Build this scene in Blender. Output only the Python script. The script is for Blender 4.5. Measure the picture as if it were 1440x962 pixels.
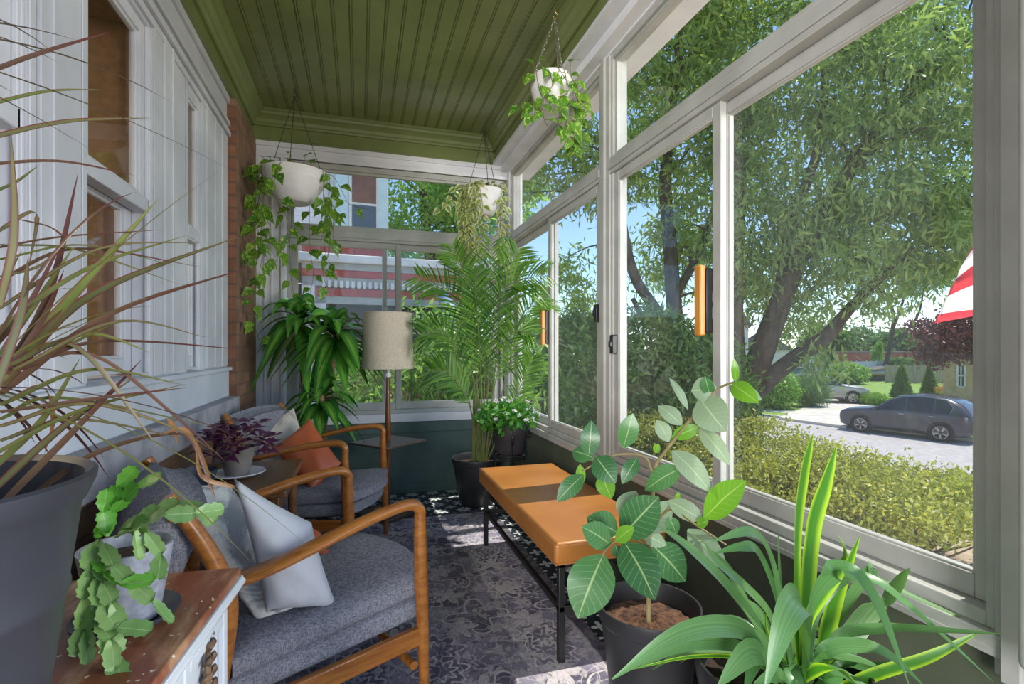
import bpy, bmesh, math, random
import numpy as np
from mathutils import Vector, Matrix, Euler

for o in list(bpy.data.objects):
    bpy.data.objects.remove(o)
scene = bpy.context.scene
COL = scene.collection

# ------------------------------------------------------------ camera
FPX = 715.0
YAW = math.atan2(215.0, 715.0)
SN, CS = math.sin(YAW), math.cos(YAW)
CAMH = 1.12
HORIZON = 490.0
cam_data = bpy.data.cameras.new('camera')
cam_data.sensor_width = 36.0
cam_data.lens = 36.0 * FPX / 1440.0
cam_data.shift_y = (HORIZON - 481.0) / 1440.0
cam_data.clip_start = 0.02
cam_data.clip_end = 500
cam = bpy.data.objects.new('camera', cam_data)
cam.location = (0, 0, CAMH)
cam.rotation_euler = (math.radians(90), 0, -YAW)
COL.objects.link(cam)
scene.camera = cam

# ------------------------------------------------------------ sky, sun, exposure
SUN_DIR = Vector((-0.38, -0.03, -1.0)).normalized()
world = bpy.data.worlds.new('sky')
scene.world = world
world.use_nodes = True
wn = world.node_tree
wn.nodes.clear()
wo = wn.nodes.new('ShaderNodeOutputWorld')
wb = wn.nodes.new('ShaderNodeBackground')
ws = wn.nodes.new('ShaderNodeTexSky')
ws.sky_type = 'NISHITA'
ws.sun_disc = False
ws.sun_elevation = math.radians(62)
ws.sun_rotation = math.radians(90)
ws.air_density = 0.8
ws.dust_density = 0.2
ws.ozone_density = 4.0
wb.inputs['Strength'].default_value = 0.18
wn.links.new(ws.outputs[0], wb.inputs[0])
wn.links.new(wb.outputs[0], wo.inputs[0])

sun_data = bpy.data.lights.new('sun', 'SUN')
sun_data.energy = 3.7
sun_data.angle = math.radians(0.6)
sun_data.color = (1.0, 0.95, 0.86)
sun = bpy.data.objects.new('sun', sun_data)
sun.rotation_euler = SUN_DIR.to_track_quat('-Z', 'Y').to_euler()
sun.location = (8, 0, 20)
COL.objects.link(sun)

def area(name, loc, aim, sx, sy, watts, color):
    d = bpy.data.lights.new(name, 'AREA')
    d.shape = 'RECTANGLE'
    d.size, d.size_y = sx, sy
    d.energy = watts
    d.color = color
    o = bpy.data.objects.new(name, d)
    o.location = loc
    o.rotation_euler = (Vector(aim) - Vector(loc)).to_track_quat('-Z', 'Y').to_euler()
    COL.objects.link(o)
    return o

# fill lamps added behind the camera, another added to brighten the left room
area('fill_behind_right', (4.5, -2.6, 1.5), (-0.4, 2.4, 1.5), 2.6, 2.6, 235, (1.0, 0.98, 0.95))
area('fill_behind_left', (-2.45, -5.0, 1.7), (0.7, 2.4, 1.3), 1.6, 2.6, 380, (1.0, 0.98, 0.95))
area('left_room_fill', (-2.3, 1.8, 2.45), (-2.3, 1.9, 0.0), 0.6, 1.2, 26, (1.0, 0.82, 0.6))

scene.view_settings.view_transform = 'Standard'
scene.view_settings.look = 'None'
scene.view_settings.exposure = 0.62
scene.view_settings.gamma = 1.0
scene.view_settings.use_curve_mapping = False

# ------------------------------------------------------------ geometry helpers
def ray(u, v):
    a = (u - 720.0) / FPX
    return Vector((CS * a + SN, -SN * a + CS, (HORIZON - v) / FPX))

def W(u, v, t):
    """point at distance t along the view axis, in room coordinates"""
    return Vector((0, 0, CAMH)) + ray(u, v) * t

def WZ(u, v, z):
    d = ray(u, v)
    return Vector((0, 0, CAMH)) + d * ((z - CAMH) / d.z)

def pts(*a):
    return [W(*p) for p in a]

def spline(P, n=6):
    """Catmull-Rom through the points"""
    P = [Vector(p) for p in P]
    if len(P) < 3:
        return [P[0].lerp(P[-1], i / n) for i in range(n + 1)]
    Q = [P[0] * 2 - P[1]] + P + [P[-1] * 2 - P[-2]]
    out = []
    for i in range(1, len(Q) - 2):
        a, b, c, d = Q[i - 1], Q[i], Q[i + 1], Q[i + 2]
        for k in range(n):
            t = k / n
            out.append(0.5 * ((2 * b) + (c - a) * t + (2 * a - 5 * b + 4 * c - d) * t * t + (3 * b - a - 3 * c + d) * t ** 3))
    out.append(P[-1])
    return out

def lerpl(vals, s):
    """value at s (0..1) of a list spread evenly"""
    x = s * (len(vals) - 1)
    i = min(int(x), len(vals) - 2)
    return vals[i] + (vals[i + 1] - vals[i]) * (x - i)

PROF = {
    'strap': [0.55, 0.9, 1.0, 1.0, 0.95, 0.8, 0.5, 0.05],
    'lance': [0.18, 0.62, 0.92, 1.0, 0.93, 0.72, 0.4, 0.03],
    'oval': [0.08, 0.62, 0.92, 1.0, 0.96, 0.8, 0.5, 0.04],
    'heart': [0.3, 0.95, 1.0, 0.86, 0.64, 0.4, 0.18, 0.03],
    'blade': [0.8, 1.0, 1.0, 0.95, 0.85, 0.68, 0.42, 0.04],
}

class MB:
    def __init__(s):
        s.v, s.f, s.uv = [], [], []

    def add(s, verts, faces, uv=None):
        b = len(s.v)
        s.v += [tuple(p) for p in verts]
        s.uv += list(uv) if uv else [(0.5, 0.5)] * len(verts)
        s.f += [tuple(i + b for i in f) for f in faces]

    def box(s, x0, x1, y0, y1, z0, z1, M=None):
        P = [Vector((x, y, z)) for x in (x0, x1) for y in (y0, y1) for z in (z0, z1)]
        if M is not None:
            P = [M @ p for p in P]
        s.add(P, [(0, 1, 3, 2), (4, 6, 7, 5), (0, 4, 5, 1), (2, 3, 7, 6), (0, 2, 6, 4), (1, 5, 7, 3)])
        return s

    def bar(s, a, b, w, h, up=(0, 0, 1)):
        a, b = Vector(a), Vector(b)
        t = (b - a).normalized()
        x = t.cross(Vector(up)).normalized()
        y = x.cross(t)
        P = []
        for p in (a, b):
            for i, j in ((-1, -1), (1, -1), (1, 1), (-1, 1)):
                P.append(p + x * (w / 2 * i) + y * (h / 2 * j))
        s.add(P, [(0, 1, 2, 3), (7, 6, 5, 4), (0, 4, 5, 1), (1, 5, 6, 2), (2, 6, 7, 3), (3, 7, 4, 0)])
        return s

    def loft(s, path, wh, up=(0, 0, 1), n=12, power=2.0, twist=0):
        """elliptical sections (full width, full height) along a path, closed ends"""
        path = [Vector(p) for p in path]
        m = len(path)
        V, F = [], []
        up = Vector(up)
        for i, p in enumerate(path):
            t = (path[min(i + 1, m - 1)] - path[max(i - 1, 0)]).normalized()
            x = t.cross(up)
            if x.length < 1e-4:
                x = t.cross(Vector((1, 0, 0)))
            x.normalize()
            y = x.cross(t)
            w, h = wh[i] if isinstance(wh, list) else wh
            for k in range(n):
                a = 2 * math.pi * k / n
                c, d = math.cos(a), math.sin(a)
                c = math.copysign(abs(c) ** (2 / power), c)
                d = math.copysign(abs(d) ** (2 / power), d)
                V.append(p + x * (w / 2 * c) + y * (h / 2 * d))
        for i in range(m - 1):
            for k in range(n):
                k2 = (k + 1) % n
                F.append((i * n + k, i * n + k2, (i + 1) * n + k2, (i + 1) * n + k))
        F.append(tuple(range(n - 1, -1, -1)))
        F.append(tuple((m - 1) * n + k for k in range(n)))
        s.add(V, F)
        return s

    def tube(s, path, r, n=8, r2=None):
        path = [Vector(p) for p in path]
        m = len(path)
        V, F = [], []
        ref = Vector((0, 0, 1))
        t0 = (path[1] - path[0]).normalized()
        if abs(t0.z) > 0.9:
            ref = Vector((1, 0, 0))
        x = t0.cross(ref).normalized()
        for i, p in enumerate(path):
            t = (path[min(i + 1, m - 1)] - path[max(i - 1, 0)])
            if t.length < 1e-7:
                t = t0
            t = t.normalized()
            x = (x - t * x.dot(t))
            if x.length < 1e-5:
                x = t.orthogonal()
            x.normalize()
            y = t.cross(x)
            if isinstance(r, (list, tuple)):
                rr = lerpl(list(r), i / (m - 1))
            else:
                rr = r if r2 is None else r + (r2 - r) * i / (m - 1)
            for k in range(n):
                a = 2 * math.pi * k / n
                V.append(p + x * (rr * math.cos(a)) + y * (rr * math.sin(a)))
        for i in range(m - 1):
            for k in range(n):
                k2 = (k + 1) % n
                F.append((i * n + k, i * n + k2, (i + 1) * n + k2, (i + 1) * n + k))
        F.append(tuple(range(n - 1, -1, -1)))
        F.append(tuple((m - 1) * n + k for k in range(n)))
        s.add(V, F)
        return s

    def lathe(s, prof, c=(0, 0, 0), n=36, M=None, cap=True):
        V, F = [], []
        m = len(prof)
        for r, z in prof:
            for k in range(n):
                a = 2 * math.pi * k / n
                p = Vector((r * math.cos(a), r * math.sin(a), z))
                p = (M @ p) if M is not None else p + Vector(c)
                V.append(p)
        for i in range(m - 1):
            for k in range(n):
                k2 = (k + 1) % n
                F.append((i * n + k, i * n + k2, (i + 1) * n + k2, (i + 1) * n + k))
        if cap and prof[0][0] > 1e-5:
            F.append(tuple(range(n - 1, -1, -1)))
        if cap and prof[-1][0] > 1e-5:
            F.append(tuple((m - 1) * n + k for k in range(n)))
        s.add(V, F)
        return s

    def sweep(s, prof, a, b, out, up=(0, 0, 1), closed=True):
        """2-D profile (out, up) extruded from a to b"""
        a, b, out, up = Vector(a), Vector(b), Vector(out), Vector(up)
        n = len(prof)
        V = [p + out * o + up * h for p in (a, b) for o, h in prof]
        F = [(i, (i + 1) % n, n + (i + 1) % n, n + i) for i in range(n if closed else n - 1)]
        if closed:
            F += [tuple(range(n - 1, -1, -1)), tuple(range(n, 2 * n))]
        s.add(V, F)
        return s

    def poly(s, pts2, z0, z1, M=None):
        """prism of a 2-D outline"""
        n = len(pts2)
        V = [Vector((p[0], p[1], z)) for z in (z0, z1) for p in pts2]
        if M is not None:
            V = [M @ p for p in V]
        F = [(i, (i + 1) % n, n + (i + 1) % n, n + i) for i in range(n)] + [tuple(range(n - 1, -1, -1)), tuple(range(n, 2 * n))]
        s.add(V, F)
        return s

    def ribbon(s, path, w, prof='lance', nref=(0, 0, 1), fold=0.15, roll=0.0):
        """leaf blade along a path: three verts a row, folded at the midrib"""
        path = [Vector(p) for p in path]
        m = len(path)
        P = PROF[prof]
        V, F, U = [], [], []
        nref = Vector(nref)
        for i, p in enumerate(path):
            t = path[min(i + 1, m - 1)] - path[max(i - 1, 0)]
            t = t.normalized() if t.length > 1e-7 else Vector((0, 0, 1))
            x = t.cross(nref)
            if x.length < 1e-3:
                x = t.cross(Vector((0.3, 0.9, 0.2)))
            x.normalize()
            if roll:
                x = Matrix.Rotation(roll, 3, t) @ x
            nn = x.cross(t)
            sv = i / (m - 1)
            h = w * lerpl(P, sv) / 2
            V += [p - x * h + nn * (fold * h), p, p + x * h + nn * (fold * h)]
            U += [(0, sv), (0.5, sv), (1, sv)]
        for i in range(m - 1):
            a = i * 3
            F += [(a, a + 1, a + 4, a + 3), (a + 1, a + 2, a + 5, a + 4)]
        s.add(V, F, U)
        return s

    def leaf(s, base, d, L, w, droop=0.3, prof='lance', fold=0.15, n=7, nref=None, roll=0.0):
        base, d = Vector(base), Vector(d).normalized()
        path = []
        for i in range(n + 1):
            q = i / n
            path.append(base + d * (L * q) + Vector((0, 0, -droop * L * q * q)))
        if nref is None:
            nref = Vector((0, 0, 1)) if abs(d.z) < 0.9 else Vector((random.uniform(-1, 1), random.uniform(-1, 1), 0.2))
        s.ribbon(path, w, prof, nref, fold, roll)
        return s

    def pillow(s, c, puff, n=16, wr=0.006, seed=0, inset=0.1):
        """cushion filled between four corners c0..c3 (in order round the edge)"""
        c = [Vector(p) for p in c]
        rnd = random.Random(seed)
        nrm = ((c[1] - c[0]).cross(c[3] - c[0])).normalized()
        ph = [rnd.uniform(0, 6) for _ in range(6)]
        for side in (1, -1):
            V, F, U = [], [], []
            for i in range(n + 1):
                for j in range(n + 1):
                    u, v = i / n, j / n
                    # pull the edge middles in a little
                    ux = u + (0.5 - u) * inset * 4 * v * (1 - v) * abs(2 * u - 1)
                    vx = v + (0.5 - v) * inset * 4 * u * (1 - u) * abs(2 * v - 1)
                    p = c[0].lerp(c[1], ux).lerp(c[3].lerp(c[2], ux), vx)
                    e = (max(0, 4 * u * (1 - u)) ** 0.5) * (max(0, 4 * v * (1 - v)) ** 0.5)
                    wv = wr * (math.sin(9 * u + 5 * v + ph[0]) + math.sin(-6 * u + 13 * v + ph[1]) + 0.6 * math.sin(21 * u * v + ph[2])) * e
                    V.append(p + nrm * side * (puff * e + wv))
                    U.append((u, v))
            for i in range(n):
                for j in range(n):
                    a = i * (n + 1) + j
                    q = (a, a + n + 1, a + n + 2, a + 1)
                    F.append(q if side > 0 else q[::-1])
            s.add(V, F, U)
        return s

    def build(s, name, mat, parent=None, bevel=0, smooth=True, seg=2, sub=0, weld=False, ang=38):
        me = bpy.data.meshes.new(name)
        me.from_pydata(s.v, [], s.f)
        uvl = me.uv_layers.new(name='UVMap')
        li = np.zeros(len(me.loops), dtype=np.int32)
        me.loops.foreach_get('vertex_index', li)
        uva = np.array(s.uv, dtype=np.float32)[li]
        uvl.data.foreach_set('uv', uva.ravel())
        if weld:
            bm = bmesh.new()
            bm.from_mesh(me)
            bmesh.ops.remove_doubles(bm, verts=bm.verts, dist=1e-5)
            bmesh.ops.recalc_face_normals(bm, faces=bm.faces)
            bm.to_mesh(me)
            bm.free()
        me.materials.append(mat)
        if smooth:
            me.polygons.foreach_set('use_smooth', np.ones(len(me.polygons), dtype=bool))
            me.set_sharp_from_angle(angle=math.radians(ang))
        me.update()
        return link(name, me, parent, bevel, seg, sub)

LOCS = {}

def link(name, me, parent=None, bevel=0, seg=2, sub=0):
    o = bpy.data.objects.new(name, me)
    COL.objects.link(o)
    if parent is not None:
        o.parent = parent
        if parent.name in LOCS and not LOCS[parent.name][1]:
            o.matrix_parent_inverse = Matrix.Translation(-LOCS[parent.name][0])
    if bevel:
        b = o.modifiers.new('bevel', 'BEVEL')
        b.width = bevel
        b.segments = seg
        b.limit_method = 'ANGLE'
        b.angle_limit = math.radians(40)
        b.harden_normals = False
    if sub:
        b = o.modifiers.new('smooth', 'SUBSURF')
        b.levels = b.render_levels = sub
    return o

def thing(name, label, cat, loc=(0, 0, 0), rz=None, group=None, local=False):
    o = bpy.data.objects.new(name, None)
    COL.objects.link(o)
    o.empty_display_size = 0.05
    o.location = loc
    if rz is not None:
        o.rotation_euler = (0, 0, rz)
        local = True
    tag(o, label, cat, group)
    LOCS[o.name] = (Vector(loc), local)
    return o

def tag(o, label, cat, group=None, kind=None):
    o['label'] = label
    o['category'] = cat
    if group:
        o['group'] = group
    if kind:
        o['kind'] = kind
    return o

def struct(o, label=None, cat=None):
    o['kind'] = 'structure'
    if label:
        o['label'] = label
    if cat:
        o['category'] = cat
    return o

def cloud(name, mat, parent, P, L, wid, seed=0, down=0.0, jit=0.35, fold=0.2, outward=None):
    """many small pointed leaves in one mesh"""
    r = np.random.default_rng(seed)
    P = np.asarray(P, dtype=np.float64)
    N = len(P)
    d = r.normal(size=(N, 3))
    d[:, 2] -= down
    d /= np.linalg.norm(d, axis=1)[:, None]
    q = r.normal(size=(N, 3))
    q[:, 2] += 0.7
    sd = np.cross(d, q)
    sd /= (np.linalg.norm(sd, axis=1)[:, None] + 1e-9)
    nn = np.cross(sd, d)
    Ls = L * (1 + jit * (r.random(N) - 0.5) * 2)
    ws = wid * (1 + jit * (r.random(N) - 0.5) * 2)
    V = np.empty((N, 4, 3))
    V[:, 0] = P
    V[:, 1] = P + d * (Ls * 0.42)[:, None] + sd * (ws * 0.5)[:, None] + nn * (ws * fold)[:, None]
    V[:, 2] = P + d * Ls[:, None]
    V[:, 3] = P + d * (Ls * 0.42)[:, None] - sd * (ws * 0.5)[:, None] + nn * (ws * fold)[:, None]
    me = bpy.data.meshes.new(name)
    me.vertices.add(N * 4)
    me.vertices.foreach_set('co', V.ravel())
    F = (np.arange(N)[:, None] * 4 + np.array([0, 1, 2, 0, 2, 3])[None, :]).ravel().astype(np.int32)
    me.loops.add(N * 6)
    me.loops.foreach_set('vertex_index', F)
    me.polygons.add(N * 2)
    me.polygons.foreach_set('loop_start', (np.arange(N * 2) * 3).astype(np.int32))
    me.materials.append(mat)
    me.update(calc_edges=True)
    me.validate()
    return link(name, me, parent)

def blobs(ells, ncl, per, sig, seed, shell=0.55):
    """clustered points inside a union of ellipsoids [(centre, radii)]"""
    r = np.random.default_rng(seed)
    vol = np.array([e[1][0] * e[1][1] * e[1][2] for e in ells]) ** 0.75
    vol /= vol.sum()
    out, cent = [], []
    for (c, R), w in zip(ells, vol):
        k = max(1, int(ncl * w))
        d = r.normal(size=(k, 3))
        d /= np.linalg.norm(d, axis=1)[:, None]
        rad = (shell ** 3 + (1 - shell ** 3) * r.random(k)) ** (1 / 3)
        cc = np.array(c)[None] + d * rad[:, None] * np.array(R)[None]
        cent.append(cc)
        p = cc[:, None, :] + r.normal(size=(k, per, 3)) * np.array(sig)[None, None]
        out.append(p.reshape(-1, 3))
    return np.concatenate(out), np.concatenate(cent)
# ------------------------------------------------------------ materials
def srgb(r, g, b, a=1.0):
    f = lambda c: (c / 255 / 12.92) if c / 255 <= 0.04045 else ((c / 255 + 0.055) / 1.055) ** 2.4
    return (f(r), f(g), f(b), a)

class X:
    """arithmetic on shader sockets"""
    def __init__(s, nt, k):
        s.nt, s.k = nt, k

    def _op(s, op, *o, clamp=False):
        n = s.nt.nodes.new('ShaderNodeMath')
        n.operation = op
        n.use_clamp = clamp
        for i, q in enumerate((s,) + o):
            if isinstance(q, X):
                s.nt.links.new(q.k, n.inputs[i])
            else:
                n.inputs[i].default_value = q
        return X(s.nt, n.outputs[0])

    def __add__(s, o): return s._op('ADD', o)
    def __sub__(s, o): return s._op('SUBTRACT', o)
    def __mul__(s, o): return s._op('MULTIPLY', o)
    def __truediv__(s, o): return s._op('DIVIDE', o)
    def rsub(s, o): return (s * -1.0) + o
    def abs(s): return s._op('ABSOLUTE')
    def fract(s): return s._op('FRACT')
    def floor(s): return s._op('FLOOR')
    def sin(s): return s._op('SINE')
    def cos(s): return s._op('COSINE')
    def sqrt(s): return s._op('SQRT')
    def pow(s, o): return s._op('POWER', o)
    def min(s, o): return s._op('MINIMUM', o)
    def max(s, o): return s._op('MAXIMUM', o)
    def lt(s, o): return s._op('LESS_THAN', o)
    def gt(s, o): return s._op('GREATER_THAN', o)
    def atan2(s, o): return s._op('ARCTAN2', o)
    def clamp(s): return s._op('ADD', 0.0, clamp=True)
    def ramp(s, a, b):
        n = s.nt.nodes.new('ShaderNodeMapRange')
        n.interpolation_type = 'SMOOTHSTEP'
        s.nt.links.new(s.k, n.inputs[0])
        n.inputs[1].default_value, n.inputs[2].default_value = a, b
        return X(s.nt, n.outputs[0])

class Mat:
    def __init__(s, name, rough=0.5, metal=0.0, spec=0.5):
        s.m = bpy.data.materials.new(name)
        s.m.use_nodes = True
        s.nt = s.m.node_tree
        s.b = s.nt.nodes['Principled BSDF']
        s.out = s.nt.nodes['Material Output']
        s.b.inputs['Roughness'].default_value = rough
        s.b.inputs['Metallic'].default_value = metal
        s.b.inputs['Specular IOR Level'].default_value = spec

    def new(s, t, **kw):
        n = s.nt.nodes.new(t)
        for k, v in kw.items():
            setattr(n, k, v)
        return n

    def co(s, kind='Object', scale=(1, 1, 1), rot=(0, 0, 0)):
        t = s.new('ShaderNodeTexCoord')
        mp = s.new('ShaderNodeMapping')
        mp.inputs['Scale'].default_value = scale
        mp.inputs['Rotation'].default_value = rot
        s.nt.links.new(t.outputs[kind], mp.inputs[0])
        return mp.outputs[0]

    def xyz(s, vec):
        n = s.new('ShaderNodeSeparateXYZ')
        s.nt.links.new(vec, n.inputs[0])
        return [X(s.nt, n.outputs[i]) for i in range(3)]

    def vec(s, x, y, z=0.0):
        n = s.new('ShaderNodeCombineXYZ')
        for i, q in enumerate((x, y, z)):
            if isinstance(q, X):
                s.nt.links.new(q.k, n.inputs[i])
            else:
                n.inputs[i].default_value = q
        return n.outputs[0]

    def noise(s, vec, scale=5, detail=4, rough=0.55, dist=0.0):
        n = s.new('ShaderNodeTexNoise')
        n.inputs['Scale'].default_value = scale
        n.inputs['Detail'].default_value = detail
        n.inputs['Roughness'].default_value = rough
        n.inputs['Distortion'].default_value = dist
        if vec is not None:
            s.nt.links.new(vec, n.inputs['Vector'])
        return X(s.nt, n.outputs[0])

    def voro(s, vec, scale=5, feature='F1'):
        n = s.new('ShaderNodeTexVoronoi', feature=feature)
        n.inputs['Scale'].default_value = scale
        s.nt.links.new(vec, n.inputs['Vector'])
        return X(s.nt, n.outputs['Distance'])

    def mix(s, fac, a, b):
        n = s.new('ShaderNodeMix', data_type='RGBA')
        for i, q in ((0, fac), (6, a), (7, b)):
            if isinstance(q, X):
                s.nt.links.new(q.k, n.inputs[i])
            elif isinstance(q, bpy.types.NodeSocket):
                s.nt.links.new(q, n.inputs[i])
            else:
                n.inputs[i].default_value = q
        return n.outputs[2]

    def color(s, sock):
        if isinstance(sock, bpy.types.NodeSocket):
            s.nt.links.new(sock, s.b.inputs['Base Color'])
        else:
            s.b.inputs['Base Color'].default_value = sock
        return s

    def rough(s, x):
        s.nt.links.new(x.k, s.b.inputs['Roughness'])
        return s

    def bump(s, h, strength=0.3, dist=0.01):
        n = s.new('ShaderNodeBump')
        n.inputs['Strength'].default_value = strength
        n.inputs['Distance'].default_value = dist
        s.nt.links.new(h.k, n.inputs['Height'])
        s.nt.links.new(n.outputs[0], s.b.inputs['Normal'])
        return s

    def island(s):
        n = s.new('ShaderNodeNewGeometry')
        return X(s.nt, n.outputs['Random Per Island'])

def simple(name, c1, c2=None, scale=12, rough=0.5, bump=0.0, metal=0.0, spec=0.5, stretch=(1, 1, 1), detail=4, bd=0.005):
    M = Mat(name, rough, metal, spec)
    if c2 is None:
        c2 = tuple(c * 0.86 for c in c1[:3]) + (1,)
    n = M.noise(M.co('Object', stretch), scale, detail)
    M.color(M.mix(n.ramp(0.3, 0.7), c1, c2))
    if bump:
        M.bump(n, bump, bd)
    return M.m

def leafmat(name, c1, c2, trans=0.3, kind='plain', c3=None, rough=0.38, spec=0.5, tint=(1.15, 1.25, 0.6)):
    M = Mat(name, rough, 0, spec)
    base = M.mix(M.island(), c1, c2)
    if kind != 'plain':
        t = M.new('ShaderNodeTexCoord')
        u, v, _ = M.xyz(t.outputs['UV'])
        e = (u - 0.5).abs() * 2.0
        if kind == 'stripe':          # pale band along the middle
            f = e.ramp(0.62, 0.25) * M.noise(M.vec(u * 9.0, v * 1.2), 2.0, 2).ramp(0.3, 0.7)
            base = M.mix(f, base, c3)
        elif kind == 'vein':          # pale midrib and side veins
            mid = e.ramp(0.07, 0.02)
            side = ((v * 9.0 - e * 1.8).fract() - 0.5).abs().ramp(0.07, 0.02) * 0.4
            base = M.mix(mid.max(side) * 0.75, base, c3)
        elif kind == 'edge':          # another colour towards the margin
            base = M.mix(e.ramp(0.35, 0.9), base, c3)
        elif kind == 'mottle':
            f = M.noise(M.vec(u * 3.0, v * 3.0, M.island() * 30.0), 1.6, 3).ramp(0.52, 0.62)
            base = M.mix(f, base, c3)
        elif kind == 'tip':
            base = M.mix(v.ramp(0.3, 1.0), base, c3)
        elif kind == 'lines':
            f = M.noise(M.vec(u * 30.0, v * 0.4), 1.0, 1).ramp(0.35, 0.65)
            base = M.mix(f * 0.5, base, c3)
    M.color(base)
    tr = M.new('ShaderNodeBsdfTranslucent')
    mul = M.new('ShaderNodeMix', data_type='RGBA', blend_type='MULTIPLY')
    mul.inputs[0].default_value = 1.0
    M.nt.links.new(base, mul.inputs[6])
    mul.inputs[7].default_value = tuple(min(1.8, q) for q in tint) + (1,)
    M.nt.links.new(mul.outputs[2], tr.inputs['Color'])
    mx = M.new('ShaderNodeMixShader')
    mx.inputs[0].default_value = trans
    M.nt.links.new(M.b.outputs[0], mx.inputs[1])
    M.nt.links.new(tr.outputs[0], mx.inputs[2])
    M.nt.links.new(mx.outputs[0], M.out.inputs[0])
    return M.m

def glassmat(name, gloss=0.06, dust=0.05, dscale=1.2, col=(0.97, 0.98, 0.97, 1), dcol=(0.75, 0.8, 0.78, 1)):
    M = Mat(name)
    t = M.new('ShaderNodeBsdfTransparent')
    t.inputs[0].default_value = col
    g = M.new('ShaderNodeBsdfGlossy')
    g.inputs['Roughness'].default_value = 0.01
    m1 = M.new('ShaderNodeMixShader')
    fr = M.new('ShaderNodeLayerWeight')
    fr.inputs[0].default_value = 0.25
    f = (X(M.nt, fr.outputs['Facing']).pow(2.5) * 0.25 + gloss)
    M.nt.links.new(f.k, m1.inputs[0])
    M.nt.links.new(t.outputs[0], m1.inputs[1])
    M.nt.links.new(g.outputs[0], m1.inputs[2])
    d = M.new('ShaderNodeBsdfTranslucent')
    d.inputs[0].default_value = dcol
    d2 = M.new('ShaderNodeBsdfDiffuse')
    d2.inputs[0].default_value = dcol
    ds = M.new('ShaderNodeAddShader')
    M.nt.links.new(d.outputs[0], ds.inputs[0])
    M.nt.links.new(d2.outputs[0], ds.inputs[1])
    m2 = M.new('ShaderNodeMixShader')
    n = M.noise(M.co('Object', (1, 1, 0.35)), dscale, 5)
    M.nt.links.new((n.ramp(0.3, 0.75) * dust + dust * 0.25).k, m2.inputs[0])
    M.nt.links.new(m1.outputs[0], m2.inputs[1])
    M.nt.links.new(ds.outputs[0], m2.inputs[2])
    M.nt.links.new(m2.outputs[0], M.out.inputs[0])
    return M.m

def woodmat(name, c1, c2, axis=0, rough=0.35, scale=6):
    st = [9, 9, 9]
    st[axis] = 0.7
    M = Mat(name, rough)
    v = M.co('Object', tuple(st))
    n = M.noise(v, scale, 5, 0.6, 0.6)
    n2 = M.noise(v, scale * 5, 2)
    M.color(M.mix((n * 0.75 + n2 * 0.25).ramp(0.33, 0.68), c1, c2))
    M.bump(n2, 0.06, 0.002)
    return M.m

def brickmat(name, axis, c1, c2, mortar, bw=0.215, bh=0.075, jw=0.008):
    M = Mat(name, 0.85)
    x, y, z = M.xyz(M.co('Object'))
    vec = M.vec(y if axis == 'y' else x, z)
    b = M.new('ShaderNodeTexBrick')
    b.inputs['Scale'].default_value = 1.0
    b.inputs['Brick Width'].default_value = bw
    b.inputs['Row Height'].default_value = bh
    b.inputs['Mortar Size'].default_value = jw
    b.inputs['Mortar Smooth'].default_value = 0.3
    b.inputs['Color1'].default_value = c1
    b.inputs['Color2'].default_value = c2
    b.inputs['Mortar'].default_value = mortar
    M.nt.links.new(vec, b.inputs['Vector'])
    n = M.noise(M.co('Object'), 9, 5)
    col = M.mix(n.ramp(0.35, 0.75) * 0.55, b.outputs['Color'], tuple(c * 0.5 for c in c2[:3]) + (1,))
    M.color(col)
    M.bump(X(M.nt, b.outputs['Fac']).rsub(1.0) + n * 0.3, 0.5, 0.006)
    return M.m

def fabricmat(name, c1, c2, scale=420):
    M = Mat(name, 0.95, 0, 0.2)
    v = M.co('Object')
    a = M.noise(M.co('Object', (1, 1, 0.25)), scale, 2)
    b = M.noise(M.co('Object', (0.25, 0.25, 1)), scale, 2)
    c = M.noise(v, 18, 3)
    M.color(M.mix((a * 0.45 + b * 0.45 + c * 0.1).ramp(0.38, 0.62), c1, c2))
    M.bump(a + b, 0.35, 0.002)
    return M.m

# paint and building
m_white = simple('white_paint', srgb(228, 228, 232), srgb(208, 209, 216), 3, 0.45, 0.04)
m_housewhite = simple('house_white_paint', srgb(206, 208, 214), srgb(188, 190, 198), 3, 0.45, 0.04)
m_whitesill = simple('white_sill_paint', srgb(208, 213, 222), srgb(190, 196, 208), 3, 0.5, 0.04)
m_metalwhite = simple('window_frame_paint', srgb(180, 180, 175), srgb(165, 165, 160), 6, 0.4)
m_green = simple('green_gloss_paint', srgb(122, 133, 82), srgb(109, 120, 73), 3, 0.26, 0.02)
m_dkgreen = simple('dark_green_paint', srgb(84, 108, 102), srgb(70, 92, 86), 4, 0.5, 0.08)
m_olive = simple('dark_olive_paint', srgb(92, 98, 80), srgb(78, 84, 68), 4, 0.5, 0.08)
m_stone = simple('grey_stone', srgb(172, 172, 178), srgb(140, 141, 148), 9, 0.8, 0.3)
m_brick = brickmat('porch_brick', 'y', srgb(152, 116, 92), srgb(124, 92, 72), srgb(120, 98, 82))
m_brickend = brickmat('pier_end_brick', 'x', srgb(146, 100, 76), srgb(116, 78, 58), srgb(104, 82, 70))
m_dark = simple('black_gasket', srgb(30, 30, 30), srgb(22, 22, 22), 20, 0.5)
m_glass = glassmat('window_glass', 0.03, 0.011)
m_dusty = glassmat('dusty_window_glass', 0.03, 0.010, 0.8)
m_houseglass = glassmat('house_window_glass', 0.05, 0.002)
m_tan = simple('tan_room_wall', srgb(150, 108, 70), srgb(136, 96, 60), 60, 0.9)
m_jambwood = simple('brown_interior_jamb', srgb(140, 102, 68), srgb(124, 88, 56), 30, 0.8)
m_roomdark = simple('dark_room_floor', srgb(66, 52, 40), srgb(50, 40, 32), 4, 0.6)
m_oakhandle = woodmat('oak_handle', srgb(214, 150, 66), srgb(184, 118, 46), 2)
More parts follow.
